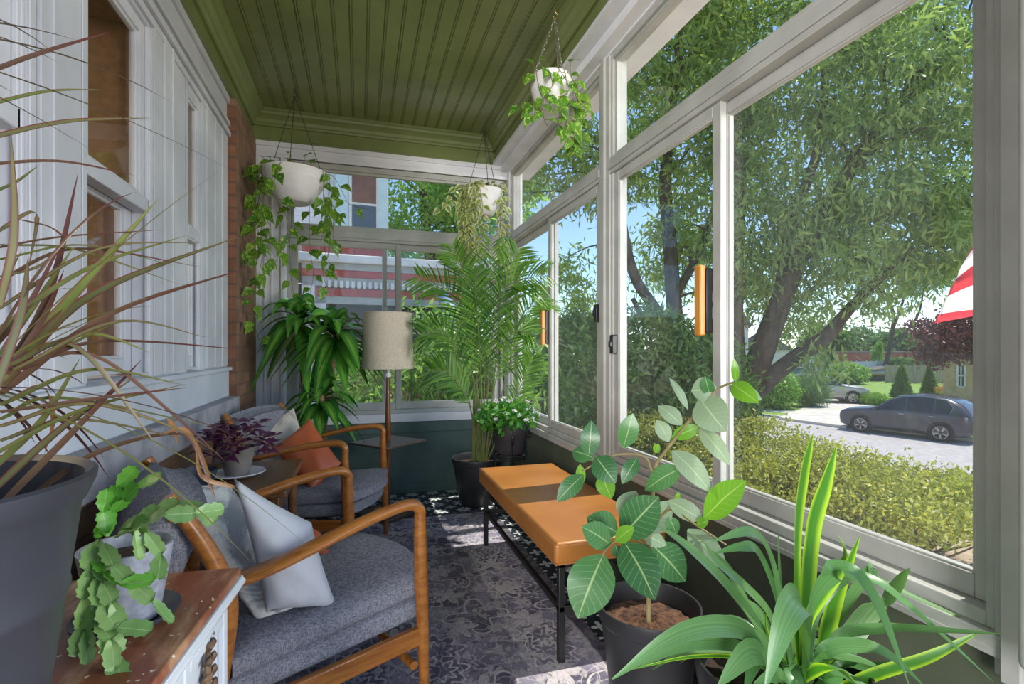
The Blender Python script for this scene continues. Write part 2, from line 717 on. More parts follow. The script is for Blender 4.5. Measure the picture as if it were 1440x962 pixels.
m_black = simple('black_plastic', srgb(28, 28, 30), srgb(38, 38, 40), 30, 0.4)
m_iron = simple('black_iron', srgb(20, 20, 21), srgb(30, 30, 30), 40, 0.45, 0.1)
m_blackpot = simple('black_pot_plastic', srgb(38, 38, 40), srgb(50, 50, 53), 5, 0.42)
m_slatepot = simple('dark_slate_pot', srgb(60, 62, 70), srgb(50, 52, 60), 2.5, 0.42, 0.1)
m_whitepot = simple('white_pot', srgb(226, 222, 220), srgb(206, 203, 202), 6, 0.6, 0.05)
m_greypot = simple('grey_speckled_pot', srgb(158, 164, 178), srgb(128, 134, 150), 60, 0.45)
m_clay = simple('grey_clay_pot', srgb(140, 132, 124), srgb(112, 106, 98), 14, 0.85, 0.15)
m_soil = simple('potting_soil', srgb(120, 84, 62), srgb(62, 42, 32), 45, 0.95, 1.0, bd=0.02)
m_darksoil = simple('dark_soil', srgb(66, 48, 38), srgb(34, 26, 22), 60, 0.95, 1.0, bd=0.02)
m_teak = woodmat('teak_frame', srgb(174, 112, 52), srgb(132, 78, 32), 0, 0.28)
m_walnut = woodmat('walnut_table', srgb(126, 90, 58), srgb(88, 58, 36), 1, 0.3)
m_lampwood = woodmat('lamp_wood', srgb(140, 86, 46), srgb(106, 60, 30), 2, 0.3)
m_trayw = woodmat('lamp_tray_wood', srgb(112, 92, 80), srgb(88, 70, 60), 0, 0.3)
m_seat = fabricmat('grey_tweed', srgb(152, 152, 160), srgb(100, 100, 110))
m_shade = fabricmat('linen_shade', srgb(222, 210, 190), srgb(204, 188, 166), 260)
m_brass = simple('brass', srgb(190, 160, 100), srgb(170, 140, 84), 20, 0.3, 0, 0.8)
m_chain = simple('silver_chain', srgb(170, 165, 150), srgb(120, 116, 104), 40, 0.35, 0, 0.7)
m_cord = simple('black_cord', srgb(40, 36, 32), None, 20, 0.7)
m_porcelain = simple('white_porcelain', srgb(232, 232, 234), srgb(220, 222, 226), 4, 0.2)
m_bowl = simple('dark_blue_stoneware', srgb(66, 72, 88), srgb(54, 60, 74), 8, 0.35)

def leathermat(name, c1, c2, rough=0.38):
    M = Mat(name, rough)
    v = M.co('Object')
    n = M.noise(v, 3.2, 4)
    g = M.voro(v, 220)
    M.color(M.mix(n.ramp(0.3, 0.7), c1, c2))
    M.bump(g, 0.12, 0.002)
    return M.m
m_leather = leathermat('tan_leather', srgb(172, 114, 56), srgb(152, 96, 42))
m_rust = leathermat('rust_leather', srgb(188, 98, 58), srgb(158, 74, 40), 0.42)

def pillowmat(name, c1, c2, c3):
    M = Mat(name, 0.8, 0, 0.3)
    v = M.co('Object')
    n = M.noise(v, 6, 6, 0.65, 1.0)
    n2 = M.noise(v, 300, 2)
    M.color(M.mix(n.ramp(0.48, 0.6), M.mix(n2.ramp(0.4, 0.6), c1, c2), c3))
    M.bump(n2, 0.2, 0.001)
    return M.m
m_pillow = simple('white_cotton', srgb(212, 213, 217), srgb(196, 198, 204), 9, 0.85, 0.35, bd=0.02)
m_pattern = pillowmat('cream_and_grey_print', srgb(228, 226, 220), srgb(214, 212, 206), srgb(150, 149, 152))
m_linen = pillowmat('cream_linen', srgb(206, 198, 184), srgb(190, 182, 168), srgb(168, 160, 148))

def cabinet_top():
    M = Mat('worn_wood_top', 0.4)
    v = M.co('Object', (3, 1.0, 1))
    a = M.noise(v, 3.2, 5, 0.6, 0.5)
    g = M.noise(M.co('Object', (40, 5, 5), (0, 0, 0.3)), 2.2, 4)
    c = M.mix(a.ramp(0.36, 0.6), srgb(206, 166, 126), srgb(138, 76, 48))
    c = M.mix(g.ramp(0.4, 0.75) * 0.5, c, srgb(98, 56, 38))
    sp = M.noise(M.co('Object', (1, 1, 1)), 75, 2)
    c = M.mix(sp.ramp(0.69, 0.72), c, srgb(226, 216, 202))
    M.color(c)
    M.bump(g, 0.15, 0.003)
    return M.m
m_cabtop = cabinet_top()

def chipped():
    M = Mat('chipped_white_paint', 0.55)
    n = M.noise(M.co('Object', (1, 0.6, 1)), 17, 6, 0.65, 0.4)
    n2 = M.noise(M.co('Object'), 4, 3)
    c = M.mix(n.ramp(0.57, 0.61), M.mix(n2, srgb(224, 228, 232), srgb(196, 204, 212)), srgb(112, 70, 48))
    M.color(c)
    M.bump(n.ramp(0.57, 0.61).rsub(1.0), 0.5, 0.003)
    return M.m
m_chip = chipped()
m_carve = simple('carved_brown_wood', srgb(128, 100, 72), srgb(70, 50, 36), 40, 0.6, 0.6)

def tiles():
    M = Mat('star_tiles', 0.35)
    x, y, z = M.xyz(M.co('Object'))
    s = 0.155
    fx, fy = (x / s).fract() - 0.5, (y / s).fract() - 0.5
    def star(ax, ay, k, r0, r1):
        r = (ax * ax + ay * ay).sqrt()
        th = ay.atan2(ax)
        return r.lt((th * k).cos() * r1 + r0)
    gx, gy = (x / s + 0.5).fract() - 0.5, (y / s + 0.5).fract() - 0.5
    a = star(fx, fy, 8.0, 0.27, 0.09)
    inner = star(fx, fy, 8.0, 0.09, 0.03)
    b = star(gx, gy, 4.0, 0.16, 0.1)
    n = M.noise(M.co('Object'), 14, 4)
    white = (a - inner * 0.7).max(b).clamp()
    line = (fx.abs().max(fy.abs())).gt(0.488)
    c = M.mix(white * (n.ramp(0.2, 0.6) * 0.4 + 0.6), srgb(40, 46, 54), srgb(224, 228, 228))
    c = M.mix(line * 0.6, c, srgb(70, 74, 78))
    M.color(c)
    return M.m
m_tiles = tiles()

RUG = (-0.62, 0.88, 0.2, 3.42)
def rugmat():
    M = Mat('faded_persian_rug', 0.95, 0, 0.15)
    x, y, z = M.xyz(M.co('Object'))
    cx, cy = (RUG[0] + RUG[1]) / 2, (RUG[2] + RUG[3]) / 2
    wob = M.noise(M.co('Object'), 7, 3) - 0.5
    wob2 = M.noise(M.co('Object', (1, 1, 1), (0, 0, 1)), 7, 3) - 0.5
    ax = (x - cx).abs() + wob * 0.05
    ay = (y - cy).abs() + wob2 * 0.05
    hx, hy = (RUG[1] - RUG[0]) / 2, (RUG[3] - RUG[2]) / 2
    edge = (ax.rsub(hx)).min(ay.rsub(hy))
    # flower rosettes on a lattice
    def flower(s, ox, oy, k, r0, r1, w):
        px, py = (ax / s + ox).fract() - 0.5, (ay / s + oy).fract() - 0.5
        r = (px * px + py * py).sqrt()
        th = py.atan2(px)
        e = r - (th * k).cos() * r1
        return (e - r0).abs().ramp(w, w * 0.4), e.lt(r0)
    f1, i1 = flower(0.40, 0.15, 0.35, 8.0, 0.22, 0.04, 0.02)
    f2, i2 = flower(0.40, 0.15, 0.35, 8.0, 0.12, 0.03, 0.022)
    f3, i3 = flower(0.27, 0.55, 0.8, 5.0, 0.2, 0.08, 0.03)
    f4, i4 = flower(0.17, 0.2, 0.6, 6.0, 0.16, 0.06, 0.05)
    f5, i5 = flower(0.40, 0.65, 0.85, 4.0, 0.24, 0.10, 0.02)
    vec = M.vec(ax, ay)
    vx = M.noise(vec, 3.2, 2) - 0.5
    vy = M.noise(M.vec(ay, ax), 3.2, 2) - 0.5
    scroll = (((ax + vx * 0.35) * 34.0).sin() * ((ay + vy * 0.35) * 34.0).sin()).abs()
    vine = scroll.ramp(0.10, 0.03)
    blob = M.noise(vec, 22, 4, 0.6, 1.2)
    blob2 = M.noise(vec, 9, 3, 0.5, 1.0)
    fine = M.noise(M.co('Object', (1, 0.25, 1)), 150, 3)
    wear = M.noise(M.co('Object'), 5, 5)
    lightm = f1.max(f2).max(i3 * 0.75).max(f5).max(i4 * 0.6).max(blob.ramp(0.55, 0.6) * 0.7).max(vine * 0.5)
    darkm = (i1 * 0.45).max(i5 * 0.4).max(blob2.ramp(0.44, 0.38) * 0.7).max(f3 * 0.9)
    base = M.mix(wear.ramp(0.35, 0.65), srgb(158, 152, 170), srgb(122, 117, 136))
    c = M.mix(darkm * 0.85, base, srgb(56, 53, 68))
    c = M.mix(lightm * (wear.ramp(0.2, 0.6) * 0.4 + 0.55), c, srgb(216, 208, 210))
    # darker inner field and border lines
    band = ((edge - 0.3).abs().ramp(0.014, 0.008)).max((edge - 0.055).abs().ramp(0.012, 0.007)).max((edge - 0.27).abs().ramp(0.006, 0.003))
    c = M.mix(band * 0.55, c, srgb(188, 180, 180))
    c = M.mix(edge.ramp(0.05, 0.04) * 0.75, c, srgb(44, 43, 52))
    c = M.mix((edge.ramp(0.30, 0.34)) * 0.3, c, srgb(60, 58, 66))
    c = M.mix(fine.ramp(0.42, 0.7) * 0.4, c, srgb(70, 67, 82))
    M.color(c)
    M.bump(fine, 0.3, 0.003)
    return M.m
m_rug = rugmat()

# plants
m_pothos = leafmat('pothos_leaf', srgb(64, 116, 38), srgb(108, 154, 48), 0.32, 'mottle', srgb(172, 192, 88))
m_hoya = leafmat('variegated_leaf', srgb(120, 146, 70), srgb(166, 176, 92), 0.4, 'edge', srgb(236, 230, 196))
m_vine = simple('green_vine', srgb(92, 110, 50), srgb(110, 96, 60), 20, 0.6)
m_corn = leafmat('corn_plant_leaf', srgb(42, 104, 42), srgb(76, 146, 58), 0.26, 'stripe', srgb(132, 178, 66), 0.26)
m_cane = simple('brown_cane', srgb(150, 122, 92), srgb(112, 86, 62), 30, 0.8, 0.4, stretch=(1, 1, 6))
m_palm = leafmat('palm_leaflet', srgb(58, 104, 40), srgb(118, 162, 56), 0.42)
m_palmst = simple('palm_stem', srgb(104, 124, 62), srgb(124, 116, 72), 12, 0.5)
m_flowerleaf = leafmat('small_green_leaf', srgb(48, 116, 56), srgb(104, 160, 62), 0.35)
m_petal = leafmat('white_petal', srgb(240, 236, 240), srgb(222, 214, 228), 0.4, tint=(1, 1, 1))
m_ficus = leafmat('ficus_leaf', srgb(52, 100, 60), srgb(84, 134, 76), 0.22, 'vein', srgb(172, 198, 138), 0.35)
m_ficuspale = leafmat('ficus_leaf_underside', srgb(128, 152, 126), srgb(150, 170, 138), 0.25, 'vein', srgb(186, 206, 164), 0.45)
m_ficusbright = leafmat('young_ficus_leaf', srgb(104, 160, 46), srgb(126, 178, 56), 0.4, 'vein', srgb(184, 214, 120), 0.35)
m_ficusst = simple('ficus_stem', srgb(122, 114, 70), srgb(144, 128, 92), 25, 0.6)
m_strap = leafmat('strap_leaf', srgb(84, 134, 78), srgb(118, 158, 100), 0.3, 'lines', srgb(58, 104, 58), 0.34)
m_strapbright = leafmat('yellow_edged_strap_leaf', srgb(66, 128, 38), srgb(84, 146, 42), 0.35, 'edge', srgb(166, 204, 52), 0.34)
m_dragon = leafmat('red_edged_leaf', srgb(96, 104, 66), srgb(122, 122, 80), 0.18, 'edge', srgb(112, 62, 58), 0.4, tint=(1.2, 1.0, 0.7))
m_dragonred = leafmat('dark_red_leaf', srgb(92, 70, 56), srgb(110, 84, 66), 0.15, 'tip', srgb(92, 50, 50), 0.4, tint=(1.2, 0.9, 0.8))
m_dragongreen = leafmat('olive_leaf', srgb(118, 136, 70), srgb(98, 116, 62), 0.22, 'edge', srgb(128, 96, 72), 0.4, tint=(1.2, 1.1, 0.7))
m_dry = leafmat('dry_leaf', srgb(176, 138, 92), srgb(150, 106, 72), 0.2, tint=(1.2, 1.0, 0.7))
m_cactus = leafmat('cactus_segment', srgb(108, 150, 88), srgb(138, 174, 108), 0.25, 'vein', srgb(168, 194, 140), 0.4)
m_cactusbright = leafmat('young_cactus_segment', srgb(84, 160, 56), srgb(110, 178, 72), 0.3, 'vein', srgb(150, 200, 100), 0.4)
m_oxalis = leafmat('purple_leaf', srgb(84, 40, 74), srgb(112, 58, 98), 0.3, tint=(1.3, 0.8, 1.1))
m_pinkst = simple('pink_stem', srgb(170, 130, 100), srgb(150, 100, 90), 20, 0.6)
# ------------------------------------------------------------ room shell
XR = 1.17          # inner face of the window wall
XL = -0.745        # face of the white window casings
YF = 4.0           # far wall
ZH, ZB, ZC = 2.49, 2.60, 2.80

def S(name, mb, mat, **k):
    return struct(mb.build(name, mat, **k))

S('floor', MB().box(-1.0, 1.26, -0.6, 4.2, -0.12, 0.0), m_tiles, smooth=False)

# beadboard ceiling: boards with a groove and a bead between them
mb = MB()
prof = []
x = -0.72
while x < 1.06:
    prof += [(x, 0.0), (x + 0.068, 0.0), (x + 0.0700, 0.0035), (x + 0.0725, 0.0035), (x + 0.0745, -0.003), (x + 0.0785, -0.003), (x + 0.0805, 0.0035), (x + 0.083, 0.0035)]
    x += 0.086
prof += [(x, 0.0), (x, 0.05), (-0.72, 0.05)]
mb.sweep(prof, (0, -0.6, ZC), (0, YF, ZC), (1, 0, 0))
S('ceiling', mb, m_green, smooth=False)
S('roof_slab', MB().box(-1.05, 1.38, -0.6, 4.3, 2.86, 3.0), m_white, smooth=False)['category'] = 'roof'
bpy.data.objects['roof_slab'].name = 'ceiling_roof'

# green frieze, crown moulding along three sides
crown = [(0, 0), (0.016, 0), (0.022, 0.012), (0.03, 0.02), (0.036, 0.04), (0.055, 0.058), (0.072, 0.066), (0.076, 0.08), (0.09, 0.086), (0.09, 0.1), (0, 0.1)]
for nm, a, b, out in (('trim_1', (XL + 0.02, -0.6, 0), (XL + 0.02, YF, 0), (1, 0, 0)), ('trim_2', (-0.72, YF - 0.03, 0), (1.06, YF - 0.03, 0), (0, -1, 0)), ('trim_3', (1.045, -0.6, 0), (1.045, YF, 0), (-1, 0, 0))):
    mb = MB()
    fr = [(-0.06, ZB), (0.0, ZB), (0.0, 2.7), (-0.06, 2.7)]
    mb.sweep(fr, a, b, out)
    mb.sweep([(o, 2.7 + h) for o, h in crown], a, b, out)
    mb.sweep([(-0.0, ZB + 0.0), (0.012, ZB + 0.0), (0.012, ZB + 0.012), (0.0, ZB + 0.018)], a, b, out)
    S(nm, mb, m_green, smooth=False)

# right wall: dark base, header, posts
S('wall_right', MB().box(XR + 0.012, 1.27, 0.2, YF + 0.1, -0.1, 0.555), m_olive, smooth=False)
mb = MB().box(1.1, 1.38, -0.6, YF + 0.1, ZH + 0.06, ZB + 0.26).box(1.03, 1.1, -0.6, YF + 0.1, ZB - 0.004, ZB + 0.02)
mb.box(XR - 0.012, XR + 0.02, -0.6, YF, ZH + 0.05, ZB - 0.004)
S('trim_4', mb, m_white, smooth=False)
mb = MB().box(XR - 0.02, 1.27, 0.2, YF - 0.0, 0.552, 0.578).box(XR - 0.02, XR + 0.0, 0.2, YF, 0.535, 0.553)
S('trim_5', mb, m_metalwhite, bevel=0.003)
S('trim_6', MB().box(XR - 0.002, XR + 0.01, 0.2, YF - 0.01, 0.0, 0.09), m_olive, bevel=0.004)
S('trim_7', MB().box(XR - 0.015, 1.27, YF - 0.07, YF + 0.06, 0.56, ZB), m_white, bevel=0.004)      # corner post

def rect_frame(mb, axis, pl, d, a0, a1, z0, z1, w, wb=None, wt=None):
    """rectangular frame in the plane x=pl (axis 'x') or y=pl (axis 'y'), depth d"""
    wb = wb or w
    wt = wt or w
    def b(p0, p1, q0, q1):
        if axis == 'x':
            mb.box(pl, pl + d, p0, p1, q0, q1)
        else:
            mb.box(p0, p1, pl, pl + d, q0, q1)
    b(a0, a0 + w, z0, z1)
    b(a1 - w, a1, z0, z1)
    b(a0 + w, a1 - w, z0, z0 + wb)
    b(a0 + w, a1 - w, z1 - wt, z1)
    return mb

def pane(axis, pl, a0, a1, z0, z1, name, mat, parent):
    mb = MB()
    if axis == 'x':
        mb.box(pl, pl + 0.004, a0, a1, z0, z1)
    else:
        mb.box(a0, a1, pl, pl + 0.004, z0, z1)
    return mb.build(name, mat, parent, smooth=False)

def slider(nm, axis, pl, a0, a1, mid, z0, zr0, zr1, z1, inner_first, mats):
    """transom over a pair of sliding sashes"""
    loc = (pl, (a0 + a1) / 2, z0) if axis == 'x' else ((a0 + a1) / 2, pl, z0)
    w = thing(nm, nm.replace('_', ' '), 'window', loc)
    del w['label']
    del w['category']
    struct(w)
    mb = rect_frame(MB(), axis, pl, 0.075, a0, a1, z0, z1, 0.024, 0.03, 0.04)
    if axis == 'x':
        mb.box(pl - 0.006, pl + 0.075, a0, a1, zr0, zr1)
        mb.box(pl - 0.014, pl + 0.01, a0, a1, zr0 + 0.02, zr1 - 0.022)
    else:
        mb.box(a0, a1, pl - 0.006, pl + 0.075, zr0, zr1)
        mb.box(a0, a1, pl - 0.014, pl + 0.01, zr0 + 0.02, zr1 - 0.022)
    mb.build('frame', m_metalwhite, w, bevel=0.003)
    tf = rect_frame(MB(), axis, pl + 0.012, 0.03, a0 + 0.024, a1 - 0.024, zr1, z1 - 0.04, 0.02)
    f = tf.build('transom_sash', m_metalwhite, w, bevel=0.002)
    pane(axis, pl + 0.03, a0 + 0.044, a1 - 0.044, zr1 + 0.02, z1 - 0.06, 'transom_glass', m_glass, f)
    out = []
    for k, (b0, b1) in enumerate(((a0 + 0.024, mid + 0.022), (mid - 0.022, a1 - 0.024))):
        off = 0.008 if (k == 0) == inner_first else 0.038
        sm = rect_frame(MB(), axis, pl + off, 0.026, b0, b1, z0 + 0.03, zr0, 0.042, 0.05, 0.042)
        rect_frame(sm, axis, pl + off + 0.004, 0.018, b0 + 0.04, b1 - 0.04, z0 + 0.078, zr0 - 0.04, 0.008)
        s_ = sm.build('sash', m_metalwhite, w, bevel=0.003)
        pane(axis, pl + off + 0.012, b0 + 0.044, b1 - 0.044, z0 + 0.08, zr0 - 0.042, 'glass', mats[k], s_)
        out.append(s_)
    return w, out

w1, s1 = slider('window_1', 'x', XR, 2.33, 3.93, 3.08, 0.578, 1.965, 2.045, 2.555, True, (m_glass, m_glass))
w2, s2 = slider('window_2', 'x', XR, 0.66, 2.23, 1.475, 0.578, 1.965, 2.045, 2.555, False, (m_dusty, m_glass))
S('trim_8', MB().box(XR - 0.008, XR + 0.09, 2.225, 2.335, 0.578, 2.56).box(XR - 0.02, XR, 2.262, 2.298, 0.578, 2.56), m_metalwhite, bevel=0.004)
# far wall: dark base, sill, header, sliding window
S('wall_far', MB().box(-1.0, 1.3, YF, YF + 0.1, -0.1, 0.56), m_dkgreen, smooth=False)
S('baseboard_far', MB().box(-0.72, XR, YF - 0.016, YF, 0.0, 0.075), m_dkgreen, bevel=0.005)
S('trim_9', MB().box(-0.72, XR, YF - 0.012, YF + 0.002, 0.47, 0.552), m_dkgreen, bevel=0.003)
S('trim_10', MB().box(-0.7, XR, YF - 0.03, YF + 0.06, 0.555, 0.62), m_white, bevel=0.004)
mb = MB().box(-0.75, XR, YF - 0.02, YF + 0.08, ZH, ZB + 0.26).box(-0.72, XR, YF - 0.035, YF, ZB - 0.035, ZB).box(-0.72, XR, YF - 0.028, YF, ZH, ZH + 0.03)
S('trim_11', mb, m_white, bevel=0.003)
# moulded white panel left of the far window
mb = MB().box(-0.75, -0.5, YF - 0.015, YF + 0.06, 0.6, ZH)
for xa, ww, pr in ((-0.69, 0.03, 0.03), (-0.645, 0.016, 0.024), (-0.6, 0.016, 0.024), (-0.525, 0.03, 0.032)):
    mb.box(xa - ww / 2, xa + ww / 2, YF - pr, YF, 0.6, ZH)
S('trim_12', mb, m_white, bevel=0.003)
w3, s3 = slider('window_3', 'y', YF, -0.5, 1.13, 0.29, 0.62, 1.925, 2.02, ZH, True, (m_glass, m_glass))
# second narrow screen track beside the meeting stile
MB().box(0.17, 0.205, YF + 0.02, YF + 0.05, 0.65, 1.925).build('screen_stile', m_metalwhite, w3, bevel=0.003)

# handles and latches on the sashes
def handle(parent, y, z0, z1, dx=0.0):
    h = MB().bar((XR - 0.028 + dx, y, z0), (XR - 0.028 + dx, y, z1), 0.024, 0.034, (0, 1, 0)).build('handle', m_oakhandle, parent, bevel=0.005)
    MB().box(XR - 0.016 + dx, XR + 0.01, y - 0.02, y + 0.02, z0 + 0.01, z1 - 0.01).build('handle_plate', m_black, h, bevel=0.003)
handle(s2[1], 1.515, 1.165, 1.41)
handle(s1[1], 3.105, 1.14, 1.385)
for sash, y, z in ((s1[0], 2.365, 1.30), (s2[1], 2.19, 1.14)):
    l = MB().box(XR - 0.018, XR + 0.012, y - 0.016, y + 0.016, z - 0.045, z + 0.045).box(XR - 0.028, XR - 0.016, y - 0.01, y + 0.01, z - 0.014, z + 0.014)
    l.build('latch', m_black, sash, bevel=0.004)

# post at the right end, storm-door gap and panel edge
mb = MB().box(XR - 0.01, XR + 0.1, 0.598, 0.665, 0.5, 2.56).box(XR - 0.03, XR - 0.008, 0.612, 0.645, 0.5, 2.56)
S('trim_13', mb, m_metalwhite, bevel=0.003)
mb = MB().box(XR + 0.06, XR + 0.085, 0.515, 0.548, 0.6, 2.56)
S('trim_14', mb, m_white, bevel=0.006)
mb = MB().box(1.048, 1.09, 0.26, 0.572, 0.585, 2.6)
S('trim_15', mb, m_metalwhite, bevel=0.014, seg=4)

# ------------------------------------------------------------ left (house) wall
# brick pier
S('wall_left', MB().box(-1.0, -0.70, 3.36, YF + 0.02, -0.1, ZB), m_brick, smooth=False)
S('trim_16', MB().box(-0.98, -0.698, 3.347, 3.361, 0.84, ZB - 0.05), m_brickend, smooth=False)
# brick base wall under the stone sill
S('wall_base', MB().box(-1.0, -0.72, -0.6, 3.36, -0.1, 0.72), m_brick, smooth=False)
bpy.data.objects['wall_base'].name = 'wall_left_base'
S('trim_17', MB().box(-1.0, -0.672, -0.6, 3.33, 0.715, 0.842), m_stone, bevel=0.006)
# white apron and sloping sill
mb = MB().box(-0.96, XL + 0.012, -0.6, 3.345, 0.84, 0.995)
mb.sweep([(-0.2, 0.99), (0.03, 0.99), (0.03, 1.012), (-0.2, 1.03)], (XL, -0.6, 0), (XL, 3.34, 0), (1, 0, 0))
S('trim_18', mb, m_whitesill, bevel=0.003)
# piers between the windows and the frieze above them
OPEN = [(0.62, 1.47), (1.736, 2.226), (2.62, 2.834)]
mb, jb = MB(), MB()
prev = -0.6
for a, b in OPEN + [(3.347, 3.4)]:
    mb.box(-0.815, XL, prev, a, 1.0, ZB)
    jb.box(-0.97, -0.815, prev, a, 1.0, ZB)
    prev = b
for a, b in OPEN:
    mb.box(-0.815, XL, a, b, 2.33, ZB)
    jb.box(-0.97, -0.815, a, b, 2.33, ZB)
S('wall_left_jambs', jb, m_jambwood, smooth=False)
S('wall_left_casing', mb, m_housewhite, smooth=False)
# raised casing strips beside the openings
mb = MB()
for y0, y1, p in ((2.226, 2.312, 0.0050), (2.324, 2.345, 0.0100), (2.345, 2.412, 0.0070), (2.412, 2.432, 0.0110), (2.834, 2.885, 0.0050), (2.90, 2.93, 0.0110), (2.93, 3.06, 0.0070), (3.06, 3.085, 0.0110), (3.085, 3.21, 0.0050), (3.21, 3.24, 0.0100), (3.24, 3.335, 0.0070),
                 (1.47, 1.496, 0.0050), (1.503, 1.52, 0.010), (1.52, 1.556, 0.0060), (1.556, 1.572, 0.0110), (2.596, 2.62, 0.0040), (1.71, 1.736, 0.0040)):
    mb.box(XL, XL + p, y0, y1, 1.02, 2.36)
for z0, z1, p in ((2.33, 2.36, 0.008), (2.365, 2.39, 0.022), (2.394, 2.41, 0.014), (2.425, 2.45, 0.02), (2.56, 2.6, 0.016)):
    mb.box(XL, XL + p, -0.6, 3.345, z0, z1)
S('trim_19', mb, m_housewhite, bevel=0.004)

for k, (a, b) in enumerate(OPEN):
    w = thing('window_%d' % (k + 4), '', '', (-0.8, (a + b) / 2, 1.02))
    del w['label']
    del w['category']
    struct(w)
    zt, zm, zb = 2.33, 1.655, 1.03
    sw = 0.05 if k < 2 else 0.022
    sx = 0.0 if k < 2 else 0.018
    for nm, xx, z0, z1 in (('upper_sash', -0.80 + sx, zm - 0.02, zt), ('lower_sash', -0.845 + sx * 2, zb, zm + 0.025)):
        sm = rect_frame(MB(), 'x', xx, 0.035, a + 0.012, b - 0.012, z0, z1, sw, 0.055, 0.055)
        rect_frame(sm, 'x', xx + 0.008, 0.018, a + sw + 0.01, b - sw - 0.01, z0 + 0.053, z1 - 0.053, 0.012)
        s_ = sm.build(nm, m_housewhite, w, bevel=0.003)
        pane('x', xx + 0.014, a + sw + 0.01, b - sw - 0.01, z0 + 0.05, z1 - 0.05, 'glass', m_houseglass, s_)
    MB().box(-0.80, -0.752, a + 0.005, b - 0.005, zm - 0.03, zm + 0.022).build('meeting_rail', m_housewhite, w, bevel=0.004)
    mb = MB()
    for y0, y1 in ((a, a + 0.012), (b - 0.012, b)):
        mb.box(-0.812, -0.75, y0, y1, 1.0, 2.33)
    mb.box(-0.812, -0.75, a, b, 2.318, 2.33).box(-0.765, -0.752, b - 0.024, b - 0.011, 1.03, 2.32).box(-0.765, -0.752, a + 0.011, a + 0.02, 1.03, 2.32)
    mb.build('jamb', m_housewhite, w, bevel=0.003)
# tan room seen through the left windows
mb = MB().box(-3.3, -3.2, -0.4, 4.0, 0.4, 2.75).box(-3.3, -0.97, 3.9, 4.0, 0.4, 2.75).box(-3.3, -0.97, -0.5, -0.4, 0.4, 2.75).box(-3.3, -0.96, -0.5, 4.0, 2.7, 2.8)
S('wall_house_room', mb, m_tan, smooth=False)
S('floor_house_room', MB().box(-3.3, -0.97, -0.5, 4.0, 0.3, 0.4), m_roomdark, smooth=False)
# rug
tag(MB().box(RUG[0], RUG[1], RUG[2], RUG[3], 0.0005, 0.007).build('rug', m_rug, smooth=False), 'faded grey and lilac persian style rug on the star tile floor', 'rug')
